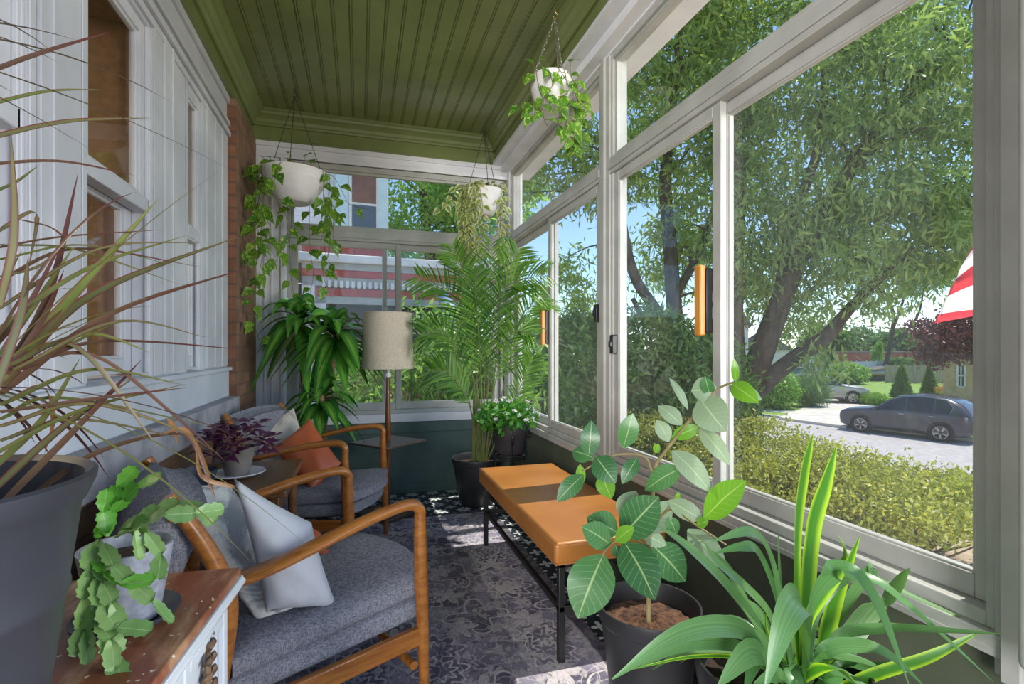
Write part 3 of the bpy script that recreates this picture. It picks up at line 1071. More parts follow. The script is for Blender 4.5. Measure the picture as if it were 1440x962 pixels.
# ------------------------------------------------------------ armchairs
def chair(label, origin, ang):
    t = thing('armchair', label, 'chair', (origin[0], origin[1], 0), ang, 'pair of teak armchairs', local=True)
    HW = 0.275
    for s_ in (1, -1):
        y = s_ * HW
        MB().loft([(0.018, y, 0.008), (0.012, y, 0.22), (0.004, y, 0.42), (0.0, y, 0.56), (0.0, y, 0.622)],
                  [(0.026, 0.026), (0.037, 0.037), (0.044, 0.042), (0.04, 0.037), (0.034, 0.032)], up=(1, 0, 0)).build('front_leg', m_teak, t)
        a = spline([(0.004, y, 0.606), (-0.004, y, 0.636), (-0.045, y, 0.653), (-0.17, y + s_ * 0.012, 0.640), (-0.32, y + s_ * 0.022, 0.608), (-0.45, y + s_ * 0.012, 0.574), (-0.535, y - s_ * 0.012, 0.556), (-0.56, y - s_ * 0.02, 0.55)], 6)
        n = len(a)
        wh = []
        for i in range(n):
            q = i / (n - 1)
            wh.append((lerpl([0.030, 0.036, 0.036, 0.046, 0.072, 0.084, 0.042], q), lerpl([0.030, 0.034, 0.034, 0.032, 0.030, 0.028, 0.026], q)))
        MB().loft(a, wh, up=(0.05, 0, 1), n=14).build('armrest', m_teak, t)
        yb = s_ * 0.258
        pth = spline([(-0.60, yb, 0.006), (-0.545, yb, 0.25), (-0.515, yb, 0.46), (-0.525, yb, 0.56), (-0.57, yb, 0.67), (-0.635, yb, 0.785)], 5)
        wh = [(lerpl([0.026, 0.038, 0.046, 0.046, 0.04, 0.030], i / (len(pth) - 1)),) * 2 for i in range(len(pth))]
        MB().loft(pth, wh, up=(1, 0, 0)).build('back_post', m_teak, t)
        MB().bar((0.0, y * 0.985, 0.248), (-0.54, yb, 0.215), 0.022, 0.056).build('side_rail', m_teak, t, bevel=0.005)
    MB().tube([(-0.02, -HW, 0.165), (-0.02, HW, 0.165)], 0.013, 10).build('front_stretcher', m_teak, t)
    MB().bar((-0.545, -0.25, 0.24), (-0.545, 0.25, 0.24), 0.02, 0.05).build('back_rail', m_teak, t, bevel=0.004)
    MB().bar((-0.62, -0.26, 0.745), (-0.62, 0.26, 0.745), 0.02, 0.045, (0.4, 0, 1)).build('top_rail', m_teak, t, bevel=0.006)
    MB().bar((-0.555, -0.25, 0.45), (-0.555, 0.25, 0.45), 0.018, 0.04, (0.2, 0, 1)).build('lower_back_rail', m_teak, t, bevel=0.004)

    def cushion(name, x0, x1, hw0, hw1, z0f, z0b, th, bulge=0.04):
        """rounded box cushion whose front edge bows forward"""
        mb = MB()
        nx, ny, nz = 14, 16, 6
        def P(i, j, k):
            q, r, h = i / nx, j / ny * 2 - 1, k / nz
            x_ = x0 + (x1 - x0) * q
            hw = hw0 + (hw1 - hw0) * q
            zb = z0f + (z0b - z0f) * q
            x_ += bulge * (1 - r * r) * (1 - q) ** 2
            y_ = r * hw
            e = min(1.0, (4 * q * (1 - q)) * 2.2) ** 0.35 * min(1.0, (1 - r * r) * 2.2) ** 0.35
            hh = h * 2 - 1
            z_ = zb + th / 2 + hh * th / 2 * (0.62 + 0.38 * e) + (0.012 * (1 - r * r) * 4 * q * (1 - q) if hh > 0 else 0)
            if abs(hh) > 0.99:
                x_ += (0.5 - q) * 0.018
                y_ *= 0.975
            return (x_, y_, z_)
        idx = {}
        V, F = [], []
        def vid(i, j, k):
            if (i, j, k) not in idx:
                idx[(i, j, k)] = len(V)
                V.append(P(i, j, k))
            return idx[(i, j, k)]
        for i in range(nx):
            for j in range(ny):
                F.append((vid(i, j, nz), vid(i, j + 1, nz), vid(i + 1, j + 1, nz), vid(i + 1, j, nz)))
                F.append((vid(i, j, 0), vid(i + 1, j, 0), vid(i + 1, j + 1, 0), vid(i, j + 1, 0)))
        for k in range(nz):
            for j in range(ny):
                F.append((vid(0, j, k), vid(0, j + 1, k), vid(0, j + 1, k + 1), vid(0, j, k + 1)))
                F.append((vid(nx, j, k), vid(nx, j, k + 1), vid(nx, j + 1, k + 1), vid(nx, j + 1, k)))
            for i in range(nx):
                F.append((vid(i, 0, k), vid(i, 0, k + 1), vid(i + 1, 0, k + 1), vid(i + 1, 0, k)))
                F.append((vid(i, ny, k), vid(i + 1, ny, k), vid(i + 1, ny, k + 1), vid(i, ny, k + 1)))
        mb.add(V, F)
        return mb
    cushion('seat', 0.005, -0.52, 0.25, 0.235, 0.275, 0.225, 0.085, 0.05).build('seat_base', m_seat, t, weld=True, ang=70)
    cushion('seat', 0.022, -0.50, 0.252, 0.235, 0.345, 0.285, 0.082, 0.065).build('seat_cushion', m_seat, t, weld=True, ang=70)
    # back cushion: same shape turned up against the posts
    mb = cushion('back', 0.0, -0.46, 0.24, 0.235, 0.0, 0.0, 0.125, 0.02)
    Mx = Matrix.Translation((-0.665, 0, 0.785)) @ Matrix.Rotation(math.radians(-68), 4, 'Y') @ Matrix.Translation((0, 0, -0.14))
    mb.v = [tuple(Mx @ Vector(v)) for v in mb.v]
    mb.build('back_cushion', m_seat, t, weld=True, ang=70)
    return t

chair('teak armchair nearest the camera holding a white and a patterned pillow', (0.068, 1.81), math.atan2(0.215, 0.5))
chair('teak armchair behind the side table holding a large rust leather pillow', (0.035, 2.887), math.atan2(-0.214, 0.538))

def pil(label, corners, puff, mat, seed, cat='pillow', group=None):
    mb = MB().pillow(corners, puff, 24, 0.0035, seed, 0.06)
    return tag(mb.build('pillow', mat, weld=True, ang=80), label, cat, group)
pil('plain white cotton pillow leaning in the near teak armchair', [W(329, 672, 1.34), W(438, 735, 1.42), W(474, 853, 1.465), W(374, 862, 1.37)], 0.07, m_pillow, 1)
pil('cream and grey printed pillow against the back of the near armchair', [W(242, 676, 1.42), Vector((-0.40, 1.79, 0.70)), W(442, 874, 1.44), W(374, 893, 1.385)], 0.045, m_pattern, 2)
pil('rust leather pillow mostly hidden behind the white pillow', [(-0.37, 2.0, 0.60), (-0.13, 1.9, 0.475), (-0.075, 1.85, 0.385), (-0.31, 1.96, 0.42)], 0.035, m_rust, 3)
pil('large rust orange leather pillow propped on its corner in far armchair', [W(436, 588, 2.86), W(480, 652, 2.78), W(440, 694, 2.62), W(381, 630, 2.74)], 0.05, m_rust, 4)
pil('cream linen pillow standing behind the large rust leather pillow', [W(413, 574, 3.0), W(440, 640, 2.95), W(366, 668, 2.78), W(352, 604, 2.84)], 0.035, m_linen, 5)

# ------------------------------------------------------------ side table between the chairs
t = thing('side_table', 'brown walnut side table between the two armchairs', 'table', (-0.46, 2.3, 0))
MB().box(-0.665, -0.255, 2.02, 2.59, 0.572, 0.60).build('tabletop', m_walnut, t, bevel=0.006)
MB().box(-0.64, -0.285, 2.06, 2.55, 0.50, 0.572).build('apron', m_walnut, t, bevel=0.004)
for xx in (-0.63, -0.295):
    for yy in (2.075, 2.535):
        MB().loft([(xx, yy, 0.005), (xx, yy, 0.5)], [(0.024, 0.024), (0.04, 0.04)], up=(1, 0, 0)).build('leg', m_walnut, t)
MB().box(-0.62, -0.30, 2.08, 2.53, 0.2, 0.216).build('lower_shelf', m_walnut, t, bevel=0.004)

# saucer and purple oxalis
c = Vector((-0.475, 2.305, 0.6005))
sc = MB().lathe([(0.0, 0.0), (0.06, 0.0), (0.085, 0.006), (0.105, 0.016), (0.103, 0.019), (0.08, 0.010), (0.0, 0.006)], c, 40)
tag(sc.build('saucer', m_porcelain), 'white saucer under the purple leaved plant on the side table', 'saucer')
t = thing('purple_oxalis', 'purple leaved oxalis in a grey clay pot on the side table', 'potted plant', c + Vector((0, 0, 0.011)))
b = c + Vector((0, 0, 0.0072))
MB().lathe([(0.0, 0), (0.045, 0), (0.066, 0.105), (0.068, 0.112), (0.062, 0.112), (0.058, 0.098), (0.0, 0.098)], b, 36).build('pot', m_clay, t)
MB().lathe([(0.0585, 0.096), (0.03, 0.100), (0.0, 0.101)], b, 20).build('soil', m_darksoil, t)
random.seed(5)
st, lf = MB(), MB()
for i in range(52):
    an = random.uniform(0, 6.28)
    r = random.uniform(0.02, 0.135)
    top = b + Vector((math.cos(an) * r * 1.1, math.sin(an) * r * 1.1, 0.10 + random.uniform(0.015, 0.125) - r * 0.2))
    root = b + Vector((math.cos(an) * 0.02, math.sin(an) * 0.02, 0.098))
    st.tube(spline([root, root.lerp(top, 0.5) + Vector((0, 0, 0.03)), top], 4), 0.0008, 5)
    for k in range(3):
        a2 = an + k * 2.094 + random.uniform(-0.3, 0.3)
        d = Vector((math.cos(a2), math.sin(a2), random.uniform(-0.7, 0.5)))
        L = random.uniform(0.03, 0.046)
        # folded triangular leaflets, broadest at the tip
        s1 = d.cross(Vector((0, 0, 1))).normalized() * L * 0.8
        tip = top + d * L
        lf.add([top, tip + s1, top + d * L * 0.9 + Vector((0, 0, 0.006)), tip - s1], [(0, 1, 2), (0, 2, 3)])
st.build('stems', m_pinkst, t)
lf.build('foliage', m_oxalis, t)
tag(MB().lathe([(0.0, 0.0), (0.035, 0.0), (0.04, 0.006), (0.062, 0.03), (0.072, 0.062), (0.069, 0.064), (0.058, 0.034), (0.0, 0.012)], (-0.585, 2.165, 0.6005), 36).build('bowl', m_bowl), 'small dark blue stoneware bowl at the back of the side table', 'bowl')

# ------------------------------------------------------------ bench
t = thing('bench', 'low bench with tan leather cushion and black iron frame', 'bench', (0.87, 2.25, 0))
X0, X1, Y0, Y1 = 0.675, 1.085, 1.67, 2.81
mb = MB().box(X0 - 0.022, X1 + 0.015, Y0 - 0.02, Y1 + 0.02, 0.362, 0.44)
o = mb.build('seat_cushion', m_leather, t, bevel=0.014, seg=4, ang=60)
mb = MB()
for z in (0.4385, 0.365):
    q = [(X0 - 0.019, Y0 - 0.017), (X1 + 0.012, Y0 - 0.017), (X1 + 0.012, Y1 + 0.017), (X0 - 0.019, Y1 + 0.017)]
    for i in range(4):
        a, b_ = q[i], q[(i + 1) % 4]
        mb.tube([(a[0], a[1], z - (0.004 if z > 0.4 else 0)), (b_[0], b_[1], z - (0.004 if z > 0.4 else 0))], 0.0032, 6)
mb.build('piping', m_leather, o)
for xx in (X0 + 0.012, X1 - 0.012):
    for yy in (Y0 + 0.012, Y1 - 0.012):
        MB().box(xx - 0.012, xx + 0.012, yy - 0.012, yy + 0.012, 0.006, 0.345).build('leg', m_iron, t, bevel=0.002)
mb = MB()
for z in (0.354,):
    mb.box(X0, X1, Y0, Y0 + 0.024, z - 0.012, z + 0.008).box(X0, X1, Y1 - 0.024, Y1, z - 0.012, z + 0.008)
    mb.box(X0, X0 + 0.024, Y0, Y1, z - 0.012, z + 0.008).box(X1 - 0.024, X1, Y0, Y1, z - 0.012, z + 0.008)
mb.build('top_frame', m_iron, t, bevel=0.002)
mb = MB()
z = 0.195
mb.box(X0, X1, Y0 + 0.002, Y0 + 0.022, z - 0.01, z + 0.01).box(X0, X1, Y1 - 0.022, Y1 - 0.002, z - 0.01, z + 0.01)
mb.box(X0 + 0.002, X0 + 0.022, Y0, Y1, z - 0.01, z + 0.01).box(X1 - 0.022, X1 - 0.002, Y0, Y1, z - 0.01, z + 0.01)
mb.build('lower_rails', m_iron, t, bevel=0.002)

# ------------------------------------------------------------ worn cabinet at lower left
import math as _m
CA = math.radians(-5.0)
t = thing('cabinet', 'small cabinet with worn reddish wood top and chipped white sides', 'cabinet', (-0.238, 1.19, 0), CA)
# local frame: far right corner of the top at the origin, x toward the wall negative, y toward camera negative
MB().box(-0.40, 0.0, -0.80, 0.0, 0.642, 0.66).build('cabinet_top', m_cabtop, t, bevel=0.003)
mb = MB()
mb.sweep([(0, 0), (0.006, 0.004), (0.010, 0.012), (0.006, 0.018), (0.0, 0.022)], (0.0, -0.80, 0.620), (0.0, 0.0, 0.620), (1, 0, 0))
mb.box(-0.40, 0.004, -0.80, 0.003, 0.622, 0.642)
mb.build('edge_moulding', m_chip, t, bevel=0.002)
MB().box(-0.385, -0.022, -0.785, -0.016, 0.08, 0.622).build('body', m_chip, t, bevel=0.003)
for xx, yy in ((-0.035, -0.03), (-0.37, -0.03), (-0.035, -0.77), (-0.37, -0.77)):
    MB().loft([(xx, yy, 0.004), (xx, yy, 0.04), (xx, yy, 0.085)], [(0.03, 0.03), (0.05, 0.05), (0.042, 0.042)], up=(1, 0, 0)).build('foot', m_chip, t)
for k, (y0, y1) in enumerate(((-0.25, -0.05), (-0.75, -0.27))):
    p = MB()
    rect_frame(p, 'x', -0.022, 0.012, y0, y1, 0.12, 0.60, 0.022)
    p.build('side_panel', m_chip, t, bevel=0.003)
# carved leaf ornament on the face toward the room
random.seed(3)
mb = MB()
def carve(yc, zc, sgn):
    mb.tube(spline([(-0.014, yc, zc - 0.13), (-0.008, yc + 0.014 * sgn, zc - 0.05), (-0.008, yc - 0.012 * sgn, zc + 0.04), (-0.012, yc + 0.004, zc + 0.11)], 6), [0.005, 0.009, 0.008, 0.004], 8)
    for j in range(9):
        zz = zc - 0.11 + j * 0.026
        for sg in (-1, 1):
            y1 = yc + sg * 0.034 * (1 - abs(j - 4) / 7)
            mb.loft(spline([(-0.012, yc, zz), (-0.004, (yc + y1) / 2, zz + 0.016), (-0.014, y1, zz + 0.012)], 3), [(0.004, 0.004), (0.012, 0.008), (0.015, 0.010), (0.015, 0.010), (0.012, 0.008), (0.008, 0.006), (0.004, 0.003)], up=(1, 0, 0), n=8)
for yc, zc, sg in ((-0.15, 0.47, 1), (-0.51, 0.45, -1), (-0.15, 0.24, -1)):
    mb = MB()
    carve(yc, zc, sg)
    mb.build('carved_ornament', m_carve, t)

# ------------------------------------------------------------ big slate pot with red-edged dracaena
pc = Vector((-0.475, 0.70, 0.661))
t = thing('dragon_tree', 'spiky red edged dracaena in the large dark slate pot on cabinet', 'potted plant', pc)
H = 0.31
prof_ = [(0.0, 0.0), (0.115, 0.0), (0.122, 0.004), (0.135, 0.1), (0.143, 0.165), (0.146, 0.168), (0.1475, 0.175), (0.1455, 0.18), (0.158, H - 0.035), (0.163, H - 0.03), (0.172, H - 0.008), (0.173, H), (0.168, H + 0.003), (0.160, H - 0.004), (0.152, H - 0.06), (0.0, H - 0.07)]
MB().lathe(prof_, pc, 64).build('pot', m_slatepot, t)
MB().lathe([(0.151, H - 0.062), (0.08, H - 0.058), (0.0, H - 0.055)], pc, 32).build('soil', m_darksoil, t)
CR = Vector((-0.43, 0.745, 1.075))
mb = MB()
mb.tube(spline([pc + Vector((0.02, 0.01, H - 0.07)), pc + Vector((0.0, 0.03, H + 0.04)), CR + Vector((-0.02, -0.01, -0.0))], 6), 0.014, 10, 0.011)
mb.tube(spline([pc + Vector((-0.05, -0.03, H - 0.07)), pc + Vector((-0.06, -0.02, H + 0.2)), pc + Vector((-0.05, 0.0, H + 0.5))], 6), 0.014, 10, 0.01)
mb.build('stems', m_cane, t)
DR = [  # (control points as u, v, view distance), width
    ([(-60, 120, .62), (50, 78, .66), (155, 45, .72)], .015), ([(-60, 160, .6), (60, 130, .66), (145, 126, .7)], .011),
    ([(-60, 206, .58), (90, 172, .66), (213, 166, .74)], .014), ([(-60, 236, .6), (80, 227, .66), (191, 247, .7)], .010),
    ([(-30, 278, .6), (20, 258, .62), (55, 232, .63)], .008), ([(0, 430, .6), (20, 330, .6), (16, 190, .62)], .013),
    ([(0, 540, .6), (70, 410, .66), (110, 243, .72)], .013), ([(0, 535, .6), (100, 420, .68), (222, 280, .76)], .022),
    ([(0, 545, .6), (130, 415, .7), (335, 333, .9)], .020), ([(0, 555, .6), (160, 440, .72), (351, 376, .92)], .014),
    ([(-10, 470, .6), (120, 380, .66), (262, 331, .8)], .011), ([(-10, 440, .6), (140, 350, .7), (285, 341, .8)], .008),
    ([(-10, 400, .6), (110, 350, .7), (285, 376, .8)], .008), ([(0, 345, .6), (110, 352, .7), (252, 400, .8)], .008),
    ([(20, 520, .6), (170, 452, .72), (296, 476, .85)], .009), ([(30, 520, .62), (150, 480, .72), (350, 492, .95)], .010),
    ([(30, 500, .62), (130, 470, .7), (212, 496, .74)], .010), ([(10, 515, .6), (110, 490, .68), (226, 634, .76)], .013),
    ([(0, 520, .6), (130, 500, .7), (240, 580, .8), (318, 650, .9)], .011), ([(0, 570, .6), (130, 520, .7), (262, 542, .8)], .010),
    ([(0, 600, .62), (120, 568, .7), (240, 600, .8), (310, 640, .9)], .010), ([(0, 580, .6), (140, 560, .7), (265, 545, .78)], .009),
    ([(-10, 660, .6), (60, 590, .66), (112, 505, .7)], .013), ([(-10, 690, .6), (90, 600, .68), (190, 530, .76)], .015),
    ([(0, 712, .58), (110, 600, .68), (200, 505, .78)], .013), ([(-10, 640, .6), (120, 575, .7), (262, 540, .85)], .010),
    ([(35, 705, .62), (130, 640, .72), (225, 612, .84), (270, 622, .9), (302, 705, .92)], .012),
    ([(0, 480, .6), (40, 430, .62), (92, 330, .66)], .010), ([(0, 500, .6), (55, 420, .64), (105, 345, .68)], .010),
    ([(0, 390, .6), (60, 372, .64), (100, 330, .66)], .007), ([(-10, 350, .6), (90, 333, .68), (232, 323, .76)], .006),
    ([(0, 365, .6), (120, 345, .7), (250, 375, .8)], .006), ([(-10, 330, .6), (50, 300, .64), (40, 380, .66)], .008),
    ([(30, 310, .62), (70, 320, .66), (96, 338, .68)], .009), ([(0, 590, .62), (90, 560, .7), (300, 600, .9)], .009),
    ([(0, 620, .62), (110, 590, .7), (265, 618, .86)], .009), ([(20, 560, .62), (60, 545, .66), (75, 590, .7), (62, 640, .7)], .010),
    ([(0, 555, .6), (70, 500, .66), (160, 455, .72)], .011), ([(-10, 560, .58), (30, 440, .6), (40, 360, .62)], .013),
    ([(0, 540, .6), (60, 450, .64), (90, 380, .68)], .011),
]
random.seed(11)
gr, rd, gn, dy = MB(), MB(), MB(), MB()
for i, (P, w) in enumerate(DR):
    path = spline(pts(*P), 7)
    if i == 26 or i == 36:
        tgt = dy if i == 36 else rd
    else:
        tgt = (gr, rd, gn)[(i * 7 + 1) % 3]
    tgt.ribbon(path, w * 0.7, 'blade', (0.25, -0.7, 0.7), 0.25)
for i in range(70):
    an, el = random.uniform(-1.3, 3.6), random.uniform(-0.35, 1.2)
    d = Vector((math.cos(an) * math.cos(el), math.sin(an) * math.cos(el), math.sin(el)))
    c0 = CR if i % 3 else pc + Vector((-0.05, 0.0, H + 0.48))
    if d.y < -0.2 or (d.x < -0.35):
        continue
    L = random.uniform(0.2, 0.42)
    e = c0 + d * L
    if e.y < 0.5 or e.x < -0.66:
        continue
    (gr, rd, gn)[i % 3].leaf(c0 + d * 0.015, d, L, random.uniform(0.005, 0.008), random.uniform(0.1, 0.5), 'blade', 0.25, 9)
# withered pieces hanging at the end of the long arch
dy.ribbon(spline(pts((225, 612, .84), (262, 606, .9), (290, 660, .94), (303, 702, .93)), 6), 0.009, 'lance', (0, -1, .3), .3)
dy.ribbon(spline(pts((275, 628, .9), (285, 670, .92), (325, 684, .95), (332, 684, .95)), 6), 0.008, 'lance', (0, -1, .3), .3)
dy.ribbon(spline(pts((236, 588, .86), (244, 600, .87), (250, 625, .88)), 6), 0.009, 'lance', (0, -1, .3), .3)
gr.build('leaves', m_dragon, t)
rd.build('red_leaves', m_dragonred, t)
gn.build('olive_leaves', m_dragongreen, t)
dy.build('dry_leaves', m_dry, t)

# ------------------------------------------------------------ christmas cactus and its dish on the cabinet
cc = Vector((-0.372, 1.0, 0.661))
tag(MB().lathe([(0.0, 0.0), (0.055, 0.0), (0.075, 0.014), (0.077, 0.02), (0.073, 0.02), (0.055, 0.006), (0.0, 0.005)], cc, 36).build('saucer', m_slatepot), 'dark grey saucer under the trailing cactus on the worn cabinet', 'saucer')
t = thing('trailing_cactus', 'trailing leaf cactus in a grey speckled pot on the worn cabinet', 'potted plant', cc + Vector((0, 0, 0.0065)))
b = cc + Vector((0, 0, 0.0065))
MB().lathe([(0.0, 0), (0.044, 0), (0.047, 0.004), (0.066, 0.118), (0.067, 0.124), (0.062, 0.124), (0.058, 0.104), (0.0, 0.1)], b, 40).build('pot', m_greypot, t)
MB().lathe([(0.0585, 0.103), (0.03, 0.108), (0.0, 0.11)], b, 24).build('soil', m_darksoil, t)
def segs(mb, P, w, n=None):
    """chain of flat toothed stem segments"""
    path = spline(P, 8)
    L = sum((path[i + 1] - path[i]).length for i in range(len(path) - 1))
    n = n or max(2, int(L / 0.036))
    # resample
    cum = [0]
    for i in range(len(path) - 1):
        cum.append(cum[-1] + (path[i + 1] - path[i]).length)
    def at(s):
        s *= cum[-1]
        for i in range(len(path) - 1):
            if cum[i + 1] >= s:
                return path[i].lerp(path[i + 1], (s - cum[i]) / max(1e-6, cum[i + 1] - cum[i]))
        return path[-1]
    for k in range(n):
        a, b_ = at(k / n), at((k + 1.0) / n)
        tdir = (b_ - a)
        x_ = tdir.cross(Vector((0.5, -0.7, 0.5))).normalized()
        x_ = Matrix.Rotation(random.uniform(-0.7, 0.7), 3, tdir.normalized()) @ x_
        ww = w * random.uniform(0.85, 1.15)
        prof2 = [(0, .16), (.18, .6), (.34, .78), (.38, .98), (.55, .84), (.62, .8), (.68, 1.0), (.86, .74), (.92, .84), (1.02, .2)]
        nn = x_.cross(tdir.normalized())
        V, U = [], []
        for s_, h in prof2:
            p = a + tdir * (s_ * 1.06)
            V += [p - x_ * (h * ww / 2) + nn * 0.002, p - nn * 0.0015, p + x_ * (h * ww / 2) + nn * 0.002]
            U += [(0, s_), (.5, s_), (1, s_)]
        F = []
        for i in range(len(prof2) - 1):
            q = i * 3
            F += [(q, q + 1, q + 4, q + 3), (q + 1, q + 2, q + 5, q + 4)]
        mb.add(V, F, U)
random.seed(21)
CX = [
    ([(165, 752, .84), (225, 725, .8), (285, 722, .82), (312, 716, .84)], .032, 0), ([(170, 745, .86), (230, 710, .86), (280, 712, .86), (300, 735, .86)], .028, 0),
    ([(150, 755, .82), (155, 705, .82), (170, 680, .82), (190, 658, .82)], .032, 1), ([(160, 720, .82), (185, 690, .8), (205, 676, .8), (224, 672, .8)], .030, 1),
    ([(150, 750, .8), (145, 715, .8), (150, 690, .8)], .026, 1), ([(170, 745, .8), (200, 745, .76), (225, 770, .75), (222, 812, .76)], .026, 0),
    ([(165, 755, .8), (190, 745, .75), (196, 785, .74)], .024, 0), ([(140, 758, .8), (128, 800, .76), (128, 850, .76)], .030, 0),
    ([(145, 765, .78), (170, 810, .75), (200, 830, .74), (240, 874, .75)], .030, 0), ([(138, 770, .78), (140, 840, .74), (160, 880, .72), (210, 886, .73)], .032, 0),
    ([(135, 780, .78), (160, 820, .74), (215, 815, .75)], .024, 1), ([(130, 765, .78), (118, 830, .74), (110, 920, .73)], .030, 0),
    ([(140, 800, .77), (150, 880, .73), (165, 935, .72), (172, 962, .72)], .034, 0), ([(110, 870, .74), (150, 880, .72), (160, 940, .71)], .030, 0),
    ([(135, 800, .77), (150, 830, .74), (172, 880, .73)], .028, 0), ([(128, 830, .76), (120, 900, .73), (122, 930, .73)], .026, 0),
    ([(145, 752, .82), (135, 742, .8), (140, 735, .8)], .024, 1),
]
for P, w, k in CX:
    q_ = MB()
    segs(q_, pts(*P), w * 0.92)
    q_.build('young_stem' if k else 'trailing_stem', m_cactusbright if k else m_cactus, t)
# ------------------------------------------------------------ floor lamp with a tray
lc = Vector((0.185, 3.50, 0))
t = thing('floor_lamp', 'floor lamp with beige drum shade and square wood tray by far wall', 'lamp', lc)
R45 = Matrix.Translation(lc) @ Matrix.Rotation(math.radians(40), 4, 'Z')
MB().box(-0.15, 0.15, -0.15, 0.15, 0.008, 0.034, R45).build('base', m_trayw, t, bevel=0.005)
MB().lathe([(0.02, 0.03), (0.015, 0.06), (0.013, 0.3), (0.017, 0.48), (0.017, 0.52), (0.021, 0.56), (0.019, 0.64), (0.0125, 0.88), (0.0125, 0.925)], lc, 20).build('pole', m_lampwood, t)
MB().box(-0.178, 0.178, -0.178, 0.178, 0.487, 0.501, R45).build('tray', m_trayw, t, bevel=0.004)
MB().lathe([(0.014, 0.925), (0.022, 0.93), (0.022, 0.955), (0.012, 0.96), (0.012, 1.0), (0.02, 1.003), (0.02, 1.06), (0.0, 1.06)], lc, 20).build('socket', m_porcelain, t)
sh = MB().lathe([(0.172, 0.985), (0.170, 1.0), (0.156, 1.345), (0.156, 1.358), (0.153, 1.358), (0.167, 0.985), (0.172, 0.985)], lc, 56, cap=False).build('lamp_shade', m_shade, t)
for r, z in ((0.1725, 0.99), (0.1575, 1.354)):
    mb = MB()
    mb.tube([lc + Vector((r * math.cos(a * math.pi / 24), r * math.sin(a * math.pi / 24), z)) for a in range(49)], 0.0035, 6)
    mb.build('trim_band', m_shade, sh)
mb = MB().tube([lc + Vector((0, 0, 1.06)), lc + Vector((0, 0, 1.31))], 0.005, 8)
for k in range(3):
    a = k * 2.094
    mb.tube([lc + Vector((0, 0, 1.31)), lc + Vector((0.155 * math.cos(a), 0.155 * math.sin(a), 1.35))], 0.003, 6)
mb.build('shade_holder', m_brass, t)

# ------------------------------------------------------------ pots
def pot(parent, c, r0, r1, h, mat, lip=0.012, soil=m_darksoil, sd=0.05, name='pot'):
    c = Vector(c)
    MB().lathe([(0.0, 0.0), (r0 - 0.006, 0.0), (r0, 0.006), (r0 + (r1 - r0) * 0.86, h * 0.86), (r1 - lip * 0.2, h * 0.87), (r1, h * 0.885), (r1 + lip * 0.5, h - 0.006), (r1 + lip * 0.4, h), (r1 - lip * 0.3, h), (r1 - lip, h - 0.012), (r1 - lip - 0.008, h - sd), (0.0, h - sd - 0.01)], c, 56).build(name, mat, parent)
    rnd = random.Random(int(h * 1000))
    mb = MB()
    prof = [((r1 - lip - 0.009) * q, h - sd + 0.014 * (1 - q)) for q in (1, .8, .6, .4, .2, 0)]
    mb.lathe(prof, c, 40)
    mb.v = [(v[0], v[1], v[2] + rnd.uniform(-0.006, 0.006)) for v in mb.v]
    mb.build('soil', soil, parent)

# palm
pc2 = Vector((0.82, 3.62, 0.001))
t = thing('palm', 'tall feathery palm in a black pot in the far corner', 'potted plant', pc2)
pot(t, pc2, 0.125, 0.178, 0.33, m_blackpot)
random.seed(31)
st, lf = MB(), MB()
def frond(P, ll, n=34, lw=0.013, start=0.35, droop=0.5):
    path = spline(P, 10)
    m = len(path)
    st.tube(path, [0.006, 0.0035, 0.0022, 0.001], 6)
    for i in range(n):
        q = start + (0.985 - start) * i / (n - 1)
        x_ = q * (m - 1)
        k = min(int(x_), m - 2)
        p = path[k].lerp(path[k + 1], x_ - k)
        tg = (path[k + 1] - path[k]).normalized()
        side = tg.cross(Vector((0.35, -1, 0.25))).normalized()
        L = ll * (0.55 + 0.9 * math.sin(math.pi * min(1, (i + 4) / (n + 5))))
        for s_ in (1, -1):
            d = side * s_ * 0.85 + tg * 0.75 + Vector((random.uniform(-.12, .12), random.uniform(-.25, .1), random.uniform(-.05, .1)))
            lf.leaf(p, d, L * random.uniform(0.85, 1.1), lw, random.uniform(0.25, 0.55) * droop, 'lance', 0.3, 6, nref=(0.2, -1, 0.3))
FR = [
    ([(676, 652, 3.55), (664, 520, 3.5), (640, 420, 3.4), (585, 388, 3.35)], .17), ([(680, 652, 3.55), (690, 500, 3.45), (706, 410, 3.3), (768, 385, 3.15)], .20),
    ([(678, 652, 3.55), (684, 470, 3.5), (692, 340, 3.45)], .20), ([(674, 652, 3.55), (655, 540, 3.45), (628, 470, 3.35), (590, 468, 3.3)], .16),
    ([(682, 652, 3.55), (712, 530, 3.4), (735, 450, 3.3), (758, 420, 3.25)], .18), ([(676, 652, 3.55), (668, 500, 3.5), (655, 400, 3.45), (635, 345, 3.4)], .17),
    ([(684, 652, 3.55), (700, 480, 3.45), (714, 390, 3.4), (728, 350, 3.4)], .18), ([(678, 652, 3.55), (660, 570, 3.4), (632, 525, 3.3), (605, 520, 3.3)], .14),
    ([(684, 652, 3.55), (715, 580, 3.45), (738, 530, 3.4), (750, 500, 3.4)], .14), ([(680, 652, 3.55), (676, 520, 3.4), (670, 430, 3.3), (668, 380, 3.25)], .16),
    ([(682, 652, 3.55), (696, 540, 3.4), (720, 470, 3.3), (745, 470, 3.25)], .14),
]
for P, ll in FR:
    frond(pts(*P), ll)
for k in range(5):
    a = k * 1.3
    st.tube([pc2 + Vector((0.03 * math.cos(a), 0.03 * math.sin(a), 0.28)), pc2 + Vector((0.022 * math.cos(a), 0.022 * math.sin(a), 0.75))], 0.011, 8, 0.006)
st.build('stems', m_palmst, t)
lf.build('fronds', m_palm, t)

